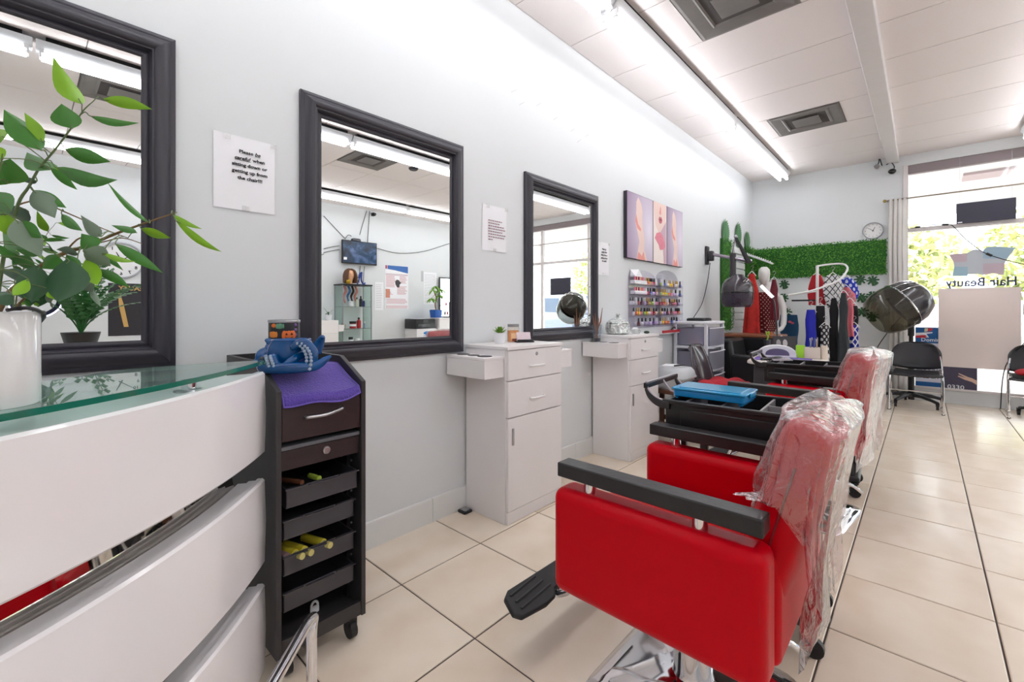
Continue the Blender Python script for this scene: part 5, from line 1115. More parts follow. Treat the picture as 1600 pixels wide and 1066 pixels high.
t = thing('service_poster', 'blue and white service poster with small flag, low in the window', 'poster', (2.13, D-.012, .17))
y_ = D-.008
def rectp(n, m, x0, x1, z0, z1, l=0): return MB().box(x0, x1, y_-.001*(l+1), y_-.001*l, z0, z1).build(n, m, t, wp=True, smooth=0)
rectp('sheet', M('poster_pale', (222, 222, 238), .6), 1.862, 2.405, .172, .918); rectp('blue_header', PB, 1.866, 2.40, .72, .912, 1); rectp('blue_footer', PB, 1.866, 2.115, .176, .24, 1)
rectp('dark_photo', M('poster_photo', (78, 74, 96), .6, var=.25, scale=9), 2.115, 2.40, .178, .46, 1)
for nm, c, pts in (('flag_red', (206, 40, 56), [(1.868, .81), (1.93, .82), (1.965, .815), (1.965, .785), (1.87, .785)]), ('flag_white', (236, 236, 240), [(1.868, .845), (1.93, .85), (2.02, .86), (2.02, .845), (1.965, .835), (1.99, .79), (1.955, .79), (1.955, .82), (1.868, .81)]), ('flag_red', (206, 40, 56), [(1.975, .865), (2.02, .88), (2.02, .905), (1.98, .905)]), ('flag_crest', (206, 206, 170), [(1.945, .86), (1.975, .865), (1.98, .905), (1.95, .905)])):
    MB().plate(pts[::-1] if True else pts, (0, y_-.0021, 0), (1, 0, 0), EZ, .0004).build(nm, M(nm+str(c[0]), c, .6), t, wp=True, smooth=0)
WT = M('poster_white_ink', (238, 240, 246), .6); NT = M('poster_navy_ink', (40, 62, 110), .6)
text('Dominic', .062, (1.915, y_-.0025, .742), (1, 0, 0), EZ, WT, t, 'lettering', align='LEFT', bold=.001); text('HAIRSTYLE', .056, (1.875, y_-.0012, .43), (1, 0, 0), EZ, NT, t, 'lettering', align='LEFT', bold=.0012, sx=.72); text('WAXING', .056, (1.875, y_-.0012, .365), (1, 0, 0), EZ, NT, t, 'lettering', align='LEFT', bold=.0012, sx=1.); text('EYELASH', .056, (1.875, y_-.0012, .285), (1, 0, 0), EZ, NT, t, 'lettering', align='LEFT', bold=.0012, sx=.9); text('0330', .07, (2.15, y_-.0025, .182), (1, 0, 0), EZ, WT, t, 'lettering', align='LEFT', bold=.001, sx=1.05)
HD = M('poster_hand', (226, 190, 172), .6); MB().plate([(2.40, .25), (2.36, .28), (2.30, .30), (2.24, .335), (2.245, .345), (2.31, .325), (2.245, .365), (2.25, .375), (2.33, .335), (2.36, .325), (2.40, .30)][::-1], (0, y_-.0021, 0), (1, 0, 0), EZ, .0004).build('printed_hand', HD, t, wp=True, smooth=0)
# ------------------------------------------------------------------ floor-standing hood dryers
VIS = FILM('smoke_visor', (172, 168, 152), haze=.16, hcol=(120, 116, 104), rough=.06)
def stand_dryer(label, base, hc, ax):
    t = thing('stand_hair_dryer', label, 'hair dryer', (base[0], base[1], 0), 0, 'hood dryers on castor stands'); B = Vector((base[0], base[1], 0)); H_ = Vector(hc); ax = Vector(ax).normalized()
    for k in range(5):
        an = 2*PI*k/5+.5; e = B+Vector((.31*math.cos(an), .31*math.sin(an), .075)); MB().tube(ccat([B+Vector((0, 0, .12)), B.lerp(e, .5)+Vector((0, 0, .075)), e], 4), [.026]*3+[.022]*3+[.018]*3, 8).build('base_arm', BLK, t, wp=True)
        MB().cyl((e.x-.012, e.y, .03), (e.x+.012, e.y, .03), .03, n=14).box(e.x-.016, e.x+.016, e.y-.012, e.y+.012, .04, .08).build('castor', BLK, t, wp=True)
    MB().lathe([(.03, .06), (.03, .62), (.02, .64), (.02, H_.z-.33)], 16, B).build('pole', BLK, t, wp=True); MB().tube(ccat([B+Vector((0, 0, H_.z-.36)), B+Vector((.0, -.005, H_.z-.28)), H_-ax*.12+Vector((0, 0, -.2))], 5), .032, 10).build('neck', BLK, t, wp=True)
    q = ax.to_track_quat('Z', 'Y').to_matrix()
    MB().lathe([(0, -.30), (.10, -.295), (.19, -.24), (.25, -.13), (.268, -.02), (.262, -.02), (.24, -.12), (.18, -.22), (0, -.28)], 36, H_, q).build('hood', M('hood_dark', (52, 50, 54), .22, coat=.4), t, wp=True, smooth=50)
    MB().lathe([(.268, -.02), (.272, .06), (.26, .18), (.22, .27), (.17, .31)], 36, H_, q).build('visor', VIS, t, wp=True, smooth=50); MB().lathe([(0, -.2), (.2, -.15), (.235, -.03), (.1, .0), (0, .0)], 24, H_, q).build('fan_core', M('core_dark', (40, 38, 42), .6), t, wp=True)
    MB().lathe([(.27, -.03), (.276, -.022), (.27, -.014)], 36, H_, q).build('chrome_ring', CHROME, t, wp=True)
    for an in (-.5, -.15, .2):
        P_ = []
        for r, z in ((.272, -.03), (.254, -.13), (.195, -.24)): P_.append(H_+q @ Vector((r*math.cos(an+1.2), r*math.sin(an+1.2), z)))
        MB().tube(ccat(P_, 4), .005, 6).build('chrome_strip', CHROME, t, wp=True); P_ = [H_+q @ Vector((r*math.cos(an-1.9), r*math.sin(an-1.9), z)) for r, z in ((.272, -.03), (.254, -.13), (.195, -.24))]; MB().tube(ccat(P_, 4), .005, 6).build('chrome_strip', CHROME, t, wp=True)
    w = [H_-ax*.2+Vector((-.05, 0, -.1)), Vector((B.x-.22, B.y+.05, .85)), Vector((B.x-.38, D-.10, .5)), Vector((B.x-.42, D-.10, .01))]; MB().tube(ccat(w, 6), .005, 6).build('power_cord', BLK, t, wp=True)
    return t
hc1 = PY(1406, 478, 7.05); stand_dryer('hood dryer on black castor stand before the white curtain', (1.83, 7.18), hc1, (-.75, -.32, -.52)); stand_dryer('hood dryer on black castor stand behind the chair with red bag', (3.0, 7.2), (2.98, 7.02, 1.19), (-.2, -.8, -.5))
# ------------------------------------------------------------------ waiting chairs
SEAT = M('moulded_black', (38, 37, 42), .3, coat=.2)
def waiting(label, loc, rz):
    t = thing('waiting_chair', label, 'chair', (loc[0], loc[1], 0), rz, 'black waiting chairs on chrome legs')      # local: faces -y
    for s_ in (-1, 1):
        x = s_*.222; MB().tube(ccat([(x*.96, -.16, .425), (x*.985, -.2, .40), (x, -.215, .3), (x, -.225, .05), (x, -.2, .012), (x, .0, .012), (x, .22, .012), (x, .24, .05), (x, .2, .3), (x*.98, .17, .45), (x*.92, .2, .6)], 5), .0095, 8).build('leg_frame', CHROME, t)
        for y in (-.21, .22): MB().ell((x, y, .008), (.016, .02, .009), 10, 6).build('foot', BLK, t)
    MB().cyl((-.215, .19, .40), (.215, .19, .40), .008, n=8).build('cross_bar', CHROME, t); MB().cyl((-.22, -.21, .235), (.22, -.21, .235), .006, n=8).build('front_bar', CHROME, t)
    def se(u, v): s_ = 2*u-1; return Vector((s_*.222*(1-.06*v), -.215+.42*v, .432-.018*(1-s_*s_)*math.sin(PI*v)-.025*(1-v)**4+.012*s_*s_))
    MB().surf(se, 12, 12).build('seat', SEAT, t, smooth=70).modifiers.new('s', 'SOLIDIFY').thickness = .018
    def bk(u, v):
        s_ = 2*u-1; wv = .222*(1-.30*max(0, v-.55)**2/.2025*.9); low = .05*(1-s_*s_)*0; return Vector((s_*wv, .185+.05*v+.045*(1-s_*s_), .465+.26*v-.03*(1-s_*s_)*(1-v)+.03*(1-s_**4)*v))
    o = MB().surf(bk, 16, 12).build('backrest', SEAT, t, smooth=70); o.modifiers.new('s', 'SOLIDIFY').thickness = .014
    return t
waiting('black moulded chair on chrome legs in front of the service poster', (1.873, 6.86), 0); waiting('black moulded chair on chrome legs carrying a red bag', (2.83, 7.13), math.radians(-4))
t = thing('red_bag', 'red soft bag lying on the black chair by the door', 'bag', (2.80, 7.02, .437)); MB().surf(lambda u, v: Vector(((.17+.01*math.sin(9*v))*math.cos(2*PI*u)*math.sin(PI*v), .13*math.sin(2*PI*u)*math.sin(PI*v), .045-.042*math.cos(PI*v)*(1+.2*math.sin(6*u)))), 18, 10, cu=True).build('pouch', M('red_bag', (196, 30, 46), .6), t); MB().tube(ccat([(-.1, -.02, .07), (-.05, -.06, .1), (.05, -.06, .1), (.1, -.02, .07)], 5), .006, 6).build('strap', M('red_bag', (196, 30, 46), .6), t)
# ------------------------------------------------------------------ clothes
def garment(name, label, u0, u1, v0, v1, Y, mats, prof, folds=5, hang=True, cat='garment', par=None, dep=.034, mark=None):
    um = (u0+u1)/2; a, b = PY(u0, (v0+v1)/2, Y), PY(u1, (v0+v1)/2, Y); zt, zb = PY(um, v0, Y).z, PY(um, v1, Y).z; hw = (b.x-a.x)/2; cx = (a.x+b.x)/2
    t = par or thing(name, label, cat, (cx, Y, zb), 0, 'clothes on display'); ph = R.uniform(0, 6)
    def fn(u, v):
        f = v*(len(prof)-1); k = min(int(f), len(prof)-2); w = prof[k]*(1-(f-k))+prof[k+1]*(f-k); an = 2*PI*u
        e = lambda q: math.copysign(abs(q)**.7, q)
        d = dep*(.6+.4*v)*(1+.35*v*math.sin(an*folds+ph)); return Vector((cx+hw*w*e(math.cos(an))+.006*math.sin(v*9+ph)*v, Y+d*e(math.sin(an)), zt+(zb-zt)*v+.01*v*math.sin(an*3+ph)))
    mb = MB(); mb.surf(fn, 40, 16, cu=True); n = 17; mb.f.append(tuple(i*n for i in range(40))[::-1]); mb.mi.append(0)
    mb.build('cloth' if not par else name, mats, t, smooth=70, wp=True)
    if hang:
        MB().tube(ccat([(cx-hw*.7*prof[0]-.03, Y, zt-.03), (cx-.02, Y, zt+.015), (cx, Y, zt+.03), (cx+.02, Y, zt+.015), (cx+hw*.7*prof[0]+.03, Y, zt-.03)], 4), .005, 6).build('hanger', WPL, t, wp=True)
        MB().tube(ccat([(cx, Y, zt+.03), (cx, Y, zt+.06), (cx+.02, Y, zt+.085), (cx, Y, zt+.105), (cx-.015, Y, zt+.09)], 4), .0028, 6).build('hanger_hook', STEEL, t, wp=True)
    return t
BLC = M('black_cloth', (26, 26, 30), .85, var=.2, scale=8); DGC = M('charcoal_cloth', (48, 54, 58), .85, var=.15, scale=8); RDC = M('crimson_cloth', (176, 16, 32), .7, var=.15); BLC2 = M('royal_blue_cloth', (20, 30, 170), .6, var=.12); PKC = M('rose_cloth', (208, 110, 122), .8, var=.1)
LAT = PATTERN('lattice_cloth', (226, 226, 228), (34, 34, 38), 'lattice', 17, .09); NET = PATTERN('net_cloth', (40, 40, 44), (206, 206, 208), 'dots', 20, .34); BPR = PATTERN('blue_print', (30, 54, 180), (214, 220, 236), 'dots', 15, .3); BDI = PATTERN('blue_diamond', (226, 228, 236), (24, 36, 150), 'diamond', 15, .38); DOT = PATTERN('polka_cloth', (104, 12, 26), (226, 196, 180), 'dots', 26, .2); DRC = M('maroon_cloth', (104, 10, 34), .6, var=.15); RFL = M('red_floral', (196, 40, 34), .7, var=.45, scale=16)
DRESS = [.35, .75, .6, .8, 1, 1]; STRAIGHT = [.7, .95, .9, .95, 1]; TOP = [.4, .95, 1, .9, .85]; PANT = [.85, .95, 1, .95]
t = thing('clothes_rack', 'white spiral clothes rack holding several hanging garments', 'rack', (1.0, 6.55, 0)); P0 = PY(1277, 415, 6.55)
WR = M('rack_white', (232, 232, 232), .35); MB().lathe([(0, 0), (.2, 0), (.2, .012), (.03, .02), (.016, .03), (.016, P0.z)], 20, (P0.x, 6.55, 0)).build('post', WR, t, wp=True)
sp = [PY(1277, 416, 6.55), PY(1298, 413, 6.68), PY(1318, 413, 6.72), PY(1324, 421, 6.6), PY(1312, 437, 6.42), PY(1290, 447, 6.32), PY(1262, 456, 6.25), PY(1232, 461, 6.22)]; MB().tube(ccat(sp, 8), .011, 8).build('spiral_rail', WR, t, wp=True)
for s_ in (.52, .7, .86):
    k = int(s_*(len(ccat(sp, 8))-1)); q = ccat(sp, 8)[k]; MB().ell((q.x, q.y, q.z+.016), (.008, .008, .012), 8, 6).build('stop_knob', WR, t, wp=True)
MB().tube([(P0.x, 6.55, 1.36), PY(1232, 462, 6.3)], .008, 8).build('lower_arm', WR, t, wp=True); MB().box(P0.x-.27, P0.x-.02, 6.545, 6.56, 1.24, 1.26).build('dark_arm', BLK, t, wp=True, smooth=0)
garment('red_coat', 'red blouse with rounded shoulder on the clothes rack', 1262, 1290, 430, 476, 6.74, RDC, [.5, .9, 1, .95], 4); garment('blue_dress', 'plain royal blue dress on the clothes rack', 1258, 1276, 484, 545, 6.29, BLC2, STRAIGHT, 4)
garment('black_trousers', 'black trousers hanging beside the royal blue dress', 1274, 1290, 478, 566, 6.42, BLC, PANT, 5); garment('lattice_top', 'white halter dress printed with black lattice lines', 1285, 1318, 430, 500, 6.60, LAT, [.55, 1, .8, .45, .2], 3); garment('net_skirt', 'narrow net-patterned skirt below the lattice dress', 1282, 1296, 508, 566, 6.34, NET, PANT, 3)
garment('black_dress', 'long plain black dress beside the lattice dress', 1293, 1313, 466, 566, 6.48, BLC, DRESS, 5); garment('charcoal_dress', 'long charcoal dress in the middle of the clothes rack', 1308, 1328, 458, 572, 6.36, DGC, DRESS, 5)
garment('rose_blouse', 'rose pink blouse with short sleeves on clothes rack', 1304, 1338, 449, 480, 6.68, PKC, [.3, .9, 1, .8], 4); garment('rose_dress', 'thin rose pink dress strip between dark dresses', 1322, 1334, 470, 526, 6.45, PKC, STRAIGHT, 4); garment('blue_print_blouse', 'blue and white patterned blouse high on the rack', 1304, 1342, 434, 466, 6.77, BPR, [.35, .9, 1, .95], 5)
garment('black_blouse', 'black top at the curtain end of the rack', 1326, 1342, 478, 514, 6.56, BLC, STRAIGHT, 4); garment('diamond_leggings', 'blue and white diamond patterned leggings on clothes rack', 1327, 1342, 508, 568, 6.50, BDI, PANT, 4)
# mannequin with polka dot dress
t = thing('mannequin', 'white mannequin wearing a dark red polka dot dress', 'mannequin', (.40, 6.62, 0)); MW = M('mannequin_white', (232, 230, 228), .35)
hc = PY(1194, 431, 6.62); nk = PY(1195, 446, 6.62); sh0, sh1 = PY(1184, 460, 6.62), PY(1217, 460, 6.62); mx = (sh0.x+sh1.x)/2
body = MB(); body.lathe([(0, -.13), (.045, -.12), (.07, -.06), (.082, .02), (.075, .08), (.04, .115), (0, .12)], 20, hc, Matrix.Diagonal((.85, 1, 1)))
pr = [(.042, nk.z+.04, 1), (.045, nk.z-.02, 1), (.13, sh0.z-.0, .55), (.145, sh0.z-.06, .62), (.135, sh0.z-.18, .7), (.105, sh0.z-.36, .7), (.15, sh0.z-.55, .7), (.12, sh0.z-.75, .7)]
vs = []
for r, z, q in pr: vs += [(mx+r*math.cos(2*PI*k/20), 6.62+r*q*math.sin(2*PI*k/20), z) for k in range(20)]
body.add(vs, [(i*20+k, i*20+(k+1) % 20, i*20+20+(k+1) % 20, i*20+20+k) for i in range(len(pr)-1) for k in range(20)]+[tuple(range(20))])
body.build('body', MW, t, wp=True, smooth=60)
MB().tube(ccat([(mx+.13, 6.60, sh0.z-.03), (mx+.185, 6.58, sh0.z-.22), (mx+.19, 6.5, sh0.z-.42), (mx+.13, 6.44, sh0.z-.48)], 5), [.04]*5+[.034]*5+[.026]*5+[.018], 10).build('arm', MW, t, wp=True)
MB().cyl((mx, 6.62, .02), (mx, 6.62, sh0.z-.74), .014, n=10).lathe([(0, 0), (.16, 0), (.16, .012), (0, .02)], 24, (mx, 6.62, 0)).build('stand', STEEL, t, wp=True)
garment('dress', '', 1183, 1216, 457, 560, 6.62, DOT, [.8, .98, .85, .92, 1, 1.05], 5, False, par=t, dep=.14)
garment('maroon_dress', 'glossy maroon dress on a hanger before the mannequin', 1202, 1217, 437, 500, 6.42, DRC, [.35, .8, .7, .9, 1], 4); garment('red_dress', 'bright red floral dress between hair dryer and mannequin', 1160, 1190, 428, 535, 6.42, RFL, [.25, .7, .75, .85, 1], 5)
garment('denim_skirt', 'teal denim skirt with pink embroidered flowers hung low on the wall', 1217, 1248, 492, 536, 7.1, M('denim_teal', (26, 74, 110), .8, var=.15, scale=20), [.85, 1, .95, .9], 3)
dn = bpy.data.objects['denim_skirt']
for u, v in ((1227, 500), (1238, 505), (1234, 503)):
    p = PY(u, v, 7.03); MB().ell(p, (.022, .008, .016), 10, 6).build('flower', M('embroidery', (206, 90, 120), .8), dn, wp=True)
# slatted white display and ridged rail
t = thing('slat_display', 'white wooden slat display hung on the mirror wall', 'display', (.02, 6.85, .9))
for s_ in (6.62, 7.03): MB().box(.002, .014, s_, s_+.03, .88, 2.02).build('upright', WR, t, wp=True, smooth=0)
for k in range(11): MB().box(.014, .028, 6.6, 7.08, .90+k*.102, .985+k*.102).build('slat', WR, t, bevel=.003, wp=True)
t = thing('ridged_rail', 'white ridged hanging rail projecting from the slat display', 'rail', (.3, 6.5, 1.83)); ra, rb = PX(1165, 397, .03), PY(1207, 412, 6.45); MB().tube([ra, rb], .012, 8).build('rail', WR, t, wp=True)
for k in range(1, 13): q = ra.lerp(rb, k/13); MB().ell((q.x, q.y, q.z+.014), (.009, .009, .012), 8, 6).build('ridge', WR, t, wp=True)
# ================================================================== right wall (seen in the mirrors)
LX = (0, -1, 0)
q = lambda x, y: REF(496+x*.197, 330+y*.197)
t = thing('television', 'flat black television showing blue wave picture, hung high on the wall', 'television', (W-.05, 4.33, 2.0)); 
MB().box(W-.09, W-.05, 3.97, 4.685, 2.005, 2.445).build('case', BLK, t, bevel=.006, wp=True)
def scrm():
    m = M('tv_screen', (20, 40, 70), .2); nt = m.node_tree; b = nt.nodes['Principled BSDF']; L = nt.links.new; tc = nd(nt, 'ShaderNodeTexCoord'); w = nd(nt, 'ShaderNodeTexNoise'); w.inputs['Scale'].default_value = 2.6; w.inputs['Distortion'].default_value = 2.2; w.inputs['Detail'].default_value = 5; mp = nd(nt, 'ShaderNodeMapping'); mp.inputs['Rotation'].default_value = (.7, 0, 0); L(tc.outputs['Object'], mp.inputs[0]); L(mp.outputs[0], w.inputs[0])
    cr = nd(nt, 'ShaderNodeValToRGB'); L(w.outputs[0], cr.inputs[0]); e = cr.color_ramp.elements; e[0].color = lin((6, 16, 40)); e[1].color = lin((110, 130, 176)); e[0].position = .35; e[1].position = .68; k = cr.color_ramp.elements.new(.52); k.color = lin((40, 78, 116)); L(cr.outputs[0], b.inputs['Emission Color']); b.inputs['Emission Strength'].default_value = .45; b.inputs['Base Color'].default_value = (.01, .01, .012, 1)
    return m
MB().box(W-.092, W-.0905, 3.985, 4.67, 2.03, 2.43).build('screen', scrm(), t, wp=True, smooth=0); MB().box(W-.05, W, 4.25, 4.41, 2.1, 2.3).build('wall_bracket', BLK, t, wp=True, smooth=0); MB().box(W-.0925, W-.092, 3.995, 4.06, 2.07, 2.12).build('screen_logo', PAPER, t, wp=True, smooth=0)
t = thing('tv_box', 'small grey receiver box standing on top of the television', 'device', (W-.07, 4.25, 2.446)); stack([(0, .04, .09, .01), (.035, .04, .08, .01), (.045, .03, .06, .01)], 'case', M('box_grey', (80, 82, 88), .5), t)
t = thing('wall_cables', 'thin dark cables strung across the wall around the television', 'cable', (W-.01, 4.3, 2.3))
for pts in (((45, 40), (120, 120), (215, 220)), ((215, 220), (240, 190), (265, 200)), ((385, 0), (355, 100), (330, 190)), ((408, 0), (400, 120), (392, 250)), ((450, 290), (600, 330), (720, 335), (860, 315), (1040, 258)), ((45, 330), (110, 315), (170, 305)), ((45, 300), (110, 285), (170, 275)), ((335, 435), (328, 500), (325, 570)), ((368, 440), (362, 500), (358, 570)), ((-700, 330), (-300, 430), (-100, 400), (45, 340))):
    MB().tube(ccat([q(*p)-Vector((.012, 0, 0)) for p in pts], 5), .006, 5).build('wire', M('cable_grey', (90, 88, 90), .6), t, wp=True)
t = thing('wall_camera', 'small black camera near the ceiling above the television', 'camera', tuple(q(432, 30))); MB().box(-.09, -.0, -.03, .03, -.03, .03).build('case', BLK, t, bevel=.01); MB().lathe([(.024, 0), (.024, .02), (0, .02)], 14, (-.09, 0, 0), Matrix.Rotation(-PI/2, 3, 'Y')).build('lens', BLKG, t)
# glass shelf tower
t = thing('glass_shelf_tower', 'tall glass display tower with dark top, full of bottles', 'display', (W-.22, 4.13, 0)); gx0, gx1, gy0, gy1 = W-.36, W-.04, 3.84, 4.42
SG_ = FILM('display_glass', (226, 238, 234), haze=.06)
for x in (gx0, gx1-.015):
    for y in (gy0, gy1-.015): MB().box(x, x+.015, y, y+.015, 0, 1.58).build('post', STEEL, t, wp=True, smooth=0)
MB().box(gx0-.01, gx1+.01, gy0-.01, gy1+.01, 1.58, 1.605).build('top', BLK, t, wp=True, bevel=.003); MB().box(gx0, gx1, gy0, gy1, .02, .06).build('base', BLK, t, wp=True, smooth=0)
for z in (.50, .78, 1.185): MB().box(gx0+.004, gx1-.004, gy0+.004, gy1-.004, z, z+.008).build('glass_shelf', SG_, t, wp=True, smooth=0)
for y in (gy0+.004, gy1-.009): MB().box(gx0+.016, gx1-.016, y, y+.005, .06, 1.58).build('glass_side', SG_, t, wp=True, smooth=0)
def bottle(label, x, y, z, r, h, c, cap, name='bottle'):
    t = thing(name, label, 'bottle', (x, y, z), 0, 'bottles in the glass tower'); MB().lathe([(0, 0), (r, 0), (r, h*.68), (r*.45, h*.78), (r*.4, h*.84)], 14).build('body', M('bt%d_%d' % (c[0], c[1]), c, .3), t); MB().lathe([(r*.48, h*.82), (r*.48, h), (0, h)], 12).build('cap', M('cp%d' % cap[0], cap, .4), t)
def tub(label, x, y, z, r, h, c, cap):
    t = thing('cream_jar', label, 'jar', (x, y, z), 0, 'jars in the glass tower'); MB().lathe([(0, 0), (r, 0), (r, h*.7), (0, h*.7)], 16).build('body', M('bt%d_%d' % (c[0], c[1]), c, .3), t); MB().lathe([(r*1.03, h*.7), (r*1.03, h), (0, h)], 16).build('lid', M('cp%d' % cap[0], cap, .4), t); MB().lathe([(r*1.01, h*.3), (r*1.01, h*.6)], 16).build('label_band', PAPER, t)
xx = W-.2; K = (20, 20, 22); WHT = (236, 236, 238)
tub('wide red jar with black lid on middle glass shelf', xx, 4.12, .79, .06, .13, (176, 34, 40), K); bottle('tall red bottle with black pump on the middle glass shelf', xx, 4.24, .79, .04, .2, (186, 40, 44), K); bottle('slim amber bottle at the end of the middle glass shelf', xx, 3.92, .79, .022, .13, (190, 110, 60), WHT); bottle('small clear white bottle beside amber bottle on glass shelf', xx, 3.98, .79, .02, .1, (216, 214, 206), WHT); bottle('slim pale blue bottle at the far end of middle glass shelf', xx, 4.36, .79, .022, .12, (150, 170, 190), WHT)
bottle('white bottle with green cap on the upper glass shelf', xx, 4.2, 1.195, .03, .17, (214, 216, 200), (60, 90, 50)); bottle('dark bottle with white label on the upper glass shelf', xx, 4.28, 1.195, .03, .2, (40, 40, 46), K); bottle('navy bottle on the upper glass shelf', xx, 4.34, 1.195, .024, .14, (40, 50, 110), WHT)
tub('white jar on the upper glass shelf', xx, 4.08, 1.195, .05, .1, (228, 228, 232), WHT); tub('dark teal jar on the lowest visible glass shelf', xx, 4.08, .51, .04, .12, (40, 66, 70), K); tub('pale green jar on the lowest visible glass shelf', xx, 4.2, .51, .05, .09, (190, 204, 196), WHT)
t = thing('hair_pieces', 'pink and blue hair extensions hanging inside the glass tower', 'hair', (xx, 4.05, 1.55))
for y, c in ((3.95, (200, 130, 130)), (4.03, (70, 110, 160)), (4.1, (60, 44, 40)), (4.17, (190, 120, 110))): MB().tube(ccat([(xx, y, 1.575), (xx-.02, y+.02, 1.48), (xx+.01, y-.01, 1.38), (xx, y+.02, 1.26)], 4), [.02]*9+[.014]*4, 7).build('strand', M('strand%d' % c[0], c, .8), t, wp=True)
# wig head and blue hand ornament on the tower
t = thing('wig_head', 'mannequin head with wavy brown wig and yellow scarf', 'mannequin head', (W-.2, 4.06, 1.606)); SKN = M('wig_skin', (222, 168, 130), .5)
mb = MB(); mb.lathe([(.05, 0), (.045, .05), (.06, .09), (.075, .15), (.075, .2), (.055, .25), (0, .27)], 18); mb.ell((-.074, 0, .15), (.014, .01, .02), 8, 6); mb.build('face', SKN, t, smooth=60)
mb = MB()
for k in range(26):
    an = math.radians(50+k*10.4); r = .08+R.uniform(-.01, .015); x_, y_ = r*-math.cos(an), r*math.sin(an); mb.tube(ccat([(x_*.3, y_*.3, .28), (x_*.9, y_*.95, .25), (x_*1.25, y_*1.3, .17), (x_*1.3+R.uniform(-.02, .02), y_*1.35, .09), (x_*1.2, y_*1.3, .03)], 3), .02, 6)
o = mb.build('wig', M('wig_brown', (96, 60, 40), .6, var=.3, scale=20), t); o['kind'] = 'stuff'; MB().ell((-.04, -.06, .05), (.05, .05, .05), 12, 8).build('scarf', M('mustard', (196, 160, 40), .8), t)
t = thing('blue_ornament', 'blue abstract looped ornament beside the wig head', 'ornament', (W-.2, 4.27, 1.606)); BO = M('cobalt', (30, 60, 150), .3); MB().tube(ccat([(0, -.06, .01), (0, -.02, .12), (0, .03, .24), (0, .02, .1), (0, .06, .02), (0, .1, .04)], 6), .014, 8).build('loop', BO, t); MB().tube(ccat([(0, -.04, .12), (0, -.02, .2), (0, .03, .24)], 5), .01, 8).build('upper_loop', BO, t); MB().box(-.03, .03, -.07, .11, 0, .012).build('foot', BO, t, bevel=.004)
# posters
t = thing('price_poster', 'large white price poster with blue header and red print', 'poster', (W, 5.19, 1.155)); xw = W-.003
def rw(n, m, y0, y1, z0, z1, l=0, par=None): return MB().box(xw-.0008*(l+1), xw-.0008*l, y0, y1, z0, z1).build(n, m, par or t, wp=True, smooth=0)
rw('sheet', PAPER, 4.917, 5.472, 1.155, 2.05); MB().plate([(-5.465, 1.90), (-5.465, 2.043), (-4.925, 2.043), (-4.925, 1.97), (-5.15, 1.95)][::-1], (xw-.0009, 0, 0), LX, EZ, .0006).build('blue_header', M('hdr_blue', (60, 110, 180), .6), t, wp=True, smooth=0)
rw('flag_red', M('flag_red2', (206, 50, 60), .6), 4.93, 4.975, 1.975, 2.04, 1); rw('flag_cross', WT, 4.96, 4.972, 1.96, 2.045, 2); rw('grey_band', M('band_grey', (220, 206, 212), .7), 4.93, 5.46, 1.84, 1.88, 1)
mb = MB(); RI = M('red_print_lines', (206, 130, 140), .8)
for c0, c1, z0, z1 in ((4.94, 5.16, 1.60, 1.83), (5.26, 5.45, 1.68, 1.83), (5.2, 5.45, 1.46, 1.62), (4.95, 5.45, 1.25, 1.36), (4.94, 5.46, 1.17, 1.22), (4.94, 5.10, 1.44, 1.5)):
    z = z1
    while z > z0: mb.box(xw-.0016, xw-.0008, c0, c1-R.uniform(0, .06), z-.008, z); z -= .022
mb.build('print_lines', RI, t, wp=True, smooth=0)
MB().plate([(-5.25, 1.60), (-5.2, 1.60), (-5.16, 1.66), (-5.15, 1.72), (-5.19, 1.76), (-5.24, 1.75), (-5.28, 1.70), (-5.33, 1.73), (-5.26, 1.66)], (xw-.0018, 0, 0), LX, EZ, .0006).build('silhouette', M('sil', (70, 66, 70), .7), t, wp=True, smooth=0); rw('photo', M('poster_face', (210, 140, 120), .7, var=.3, scale=14), 4.93, 5.03, 1.38, 1.56, 2)
for y0, y1, z0, z1, lb in ((4.69, 4.88, 1.13, 1.69, 'narrow white list sheet beside the price poster'), (5.80, 5.86, 1.75, 1.98, 'small grey sheet pinned above the money plant'), (5.87, 6.22, 1.26, 1.96, 'white price lists taped beside the dressing mirror')):
    t = thing('wall_sheet', lb, 'paper', (W, (y0+y1)/2, z0)); rw('sheet', PAPER if z1 < 1.975 else M('sheet_grey', (196, 196, 200), .8), y0, y1, z0, z1); mb = MB(); z = z1-.05
    while z > z0+.05: mb.box(xw-.0016, xw-.0008, y0+.02, y1-R.uniform(.03, .05), z-.006, z); z -= .035
    mb.build('print_lines', M('grey_print', (170, 168, 176), .8), t, wp=True, smooth=0)
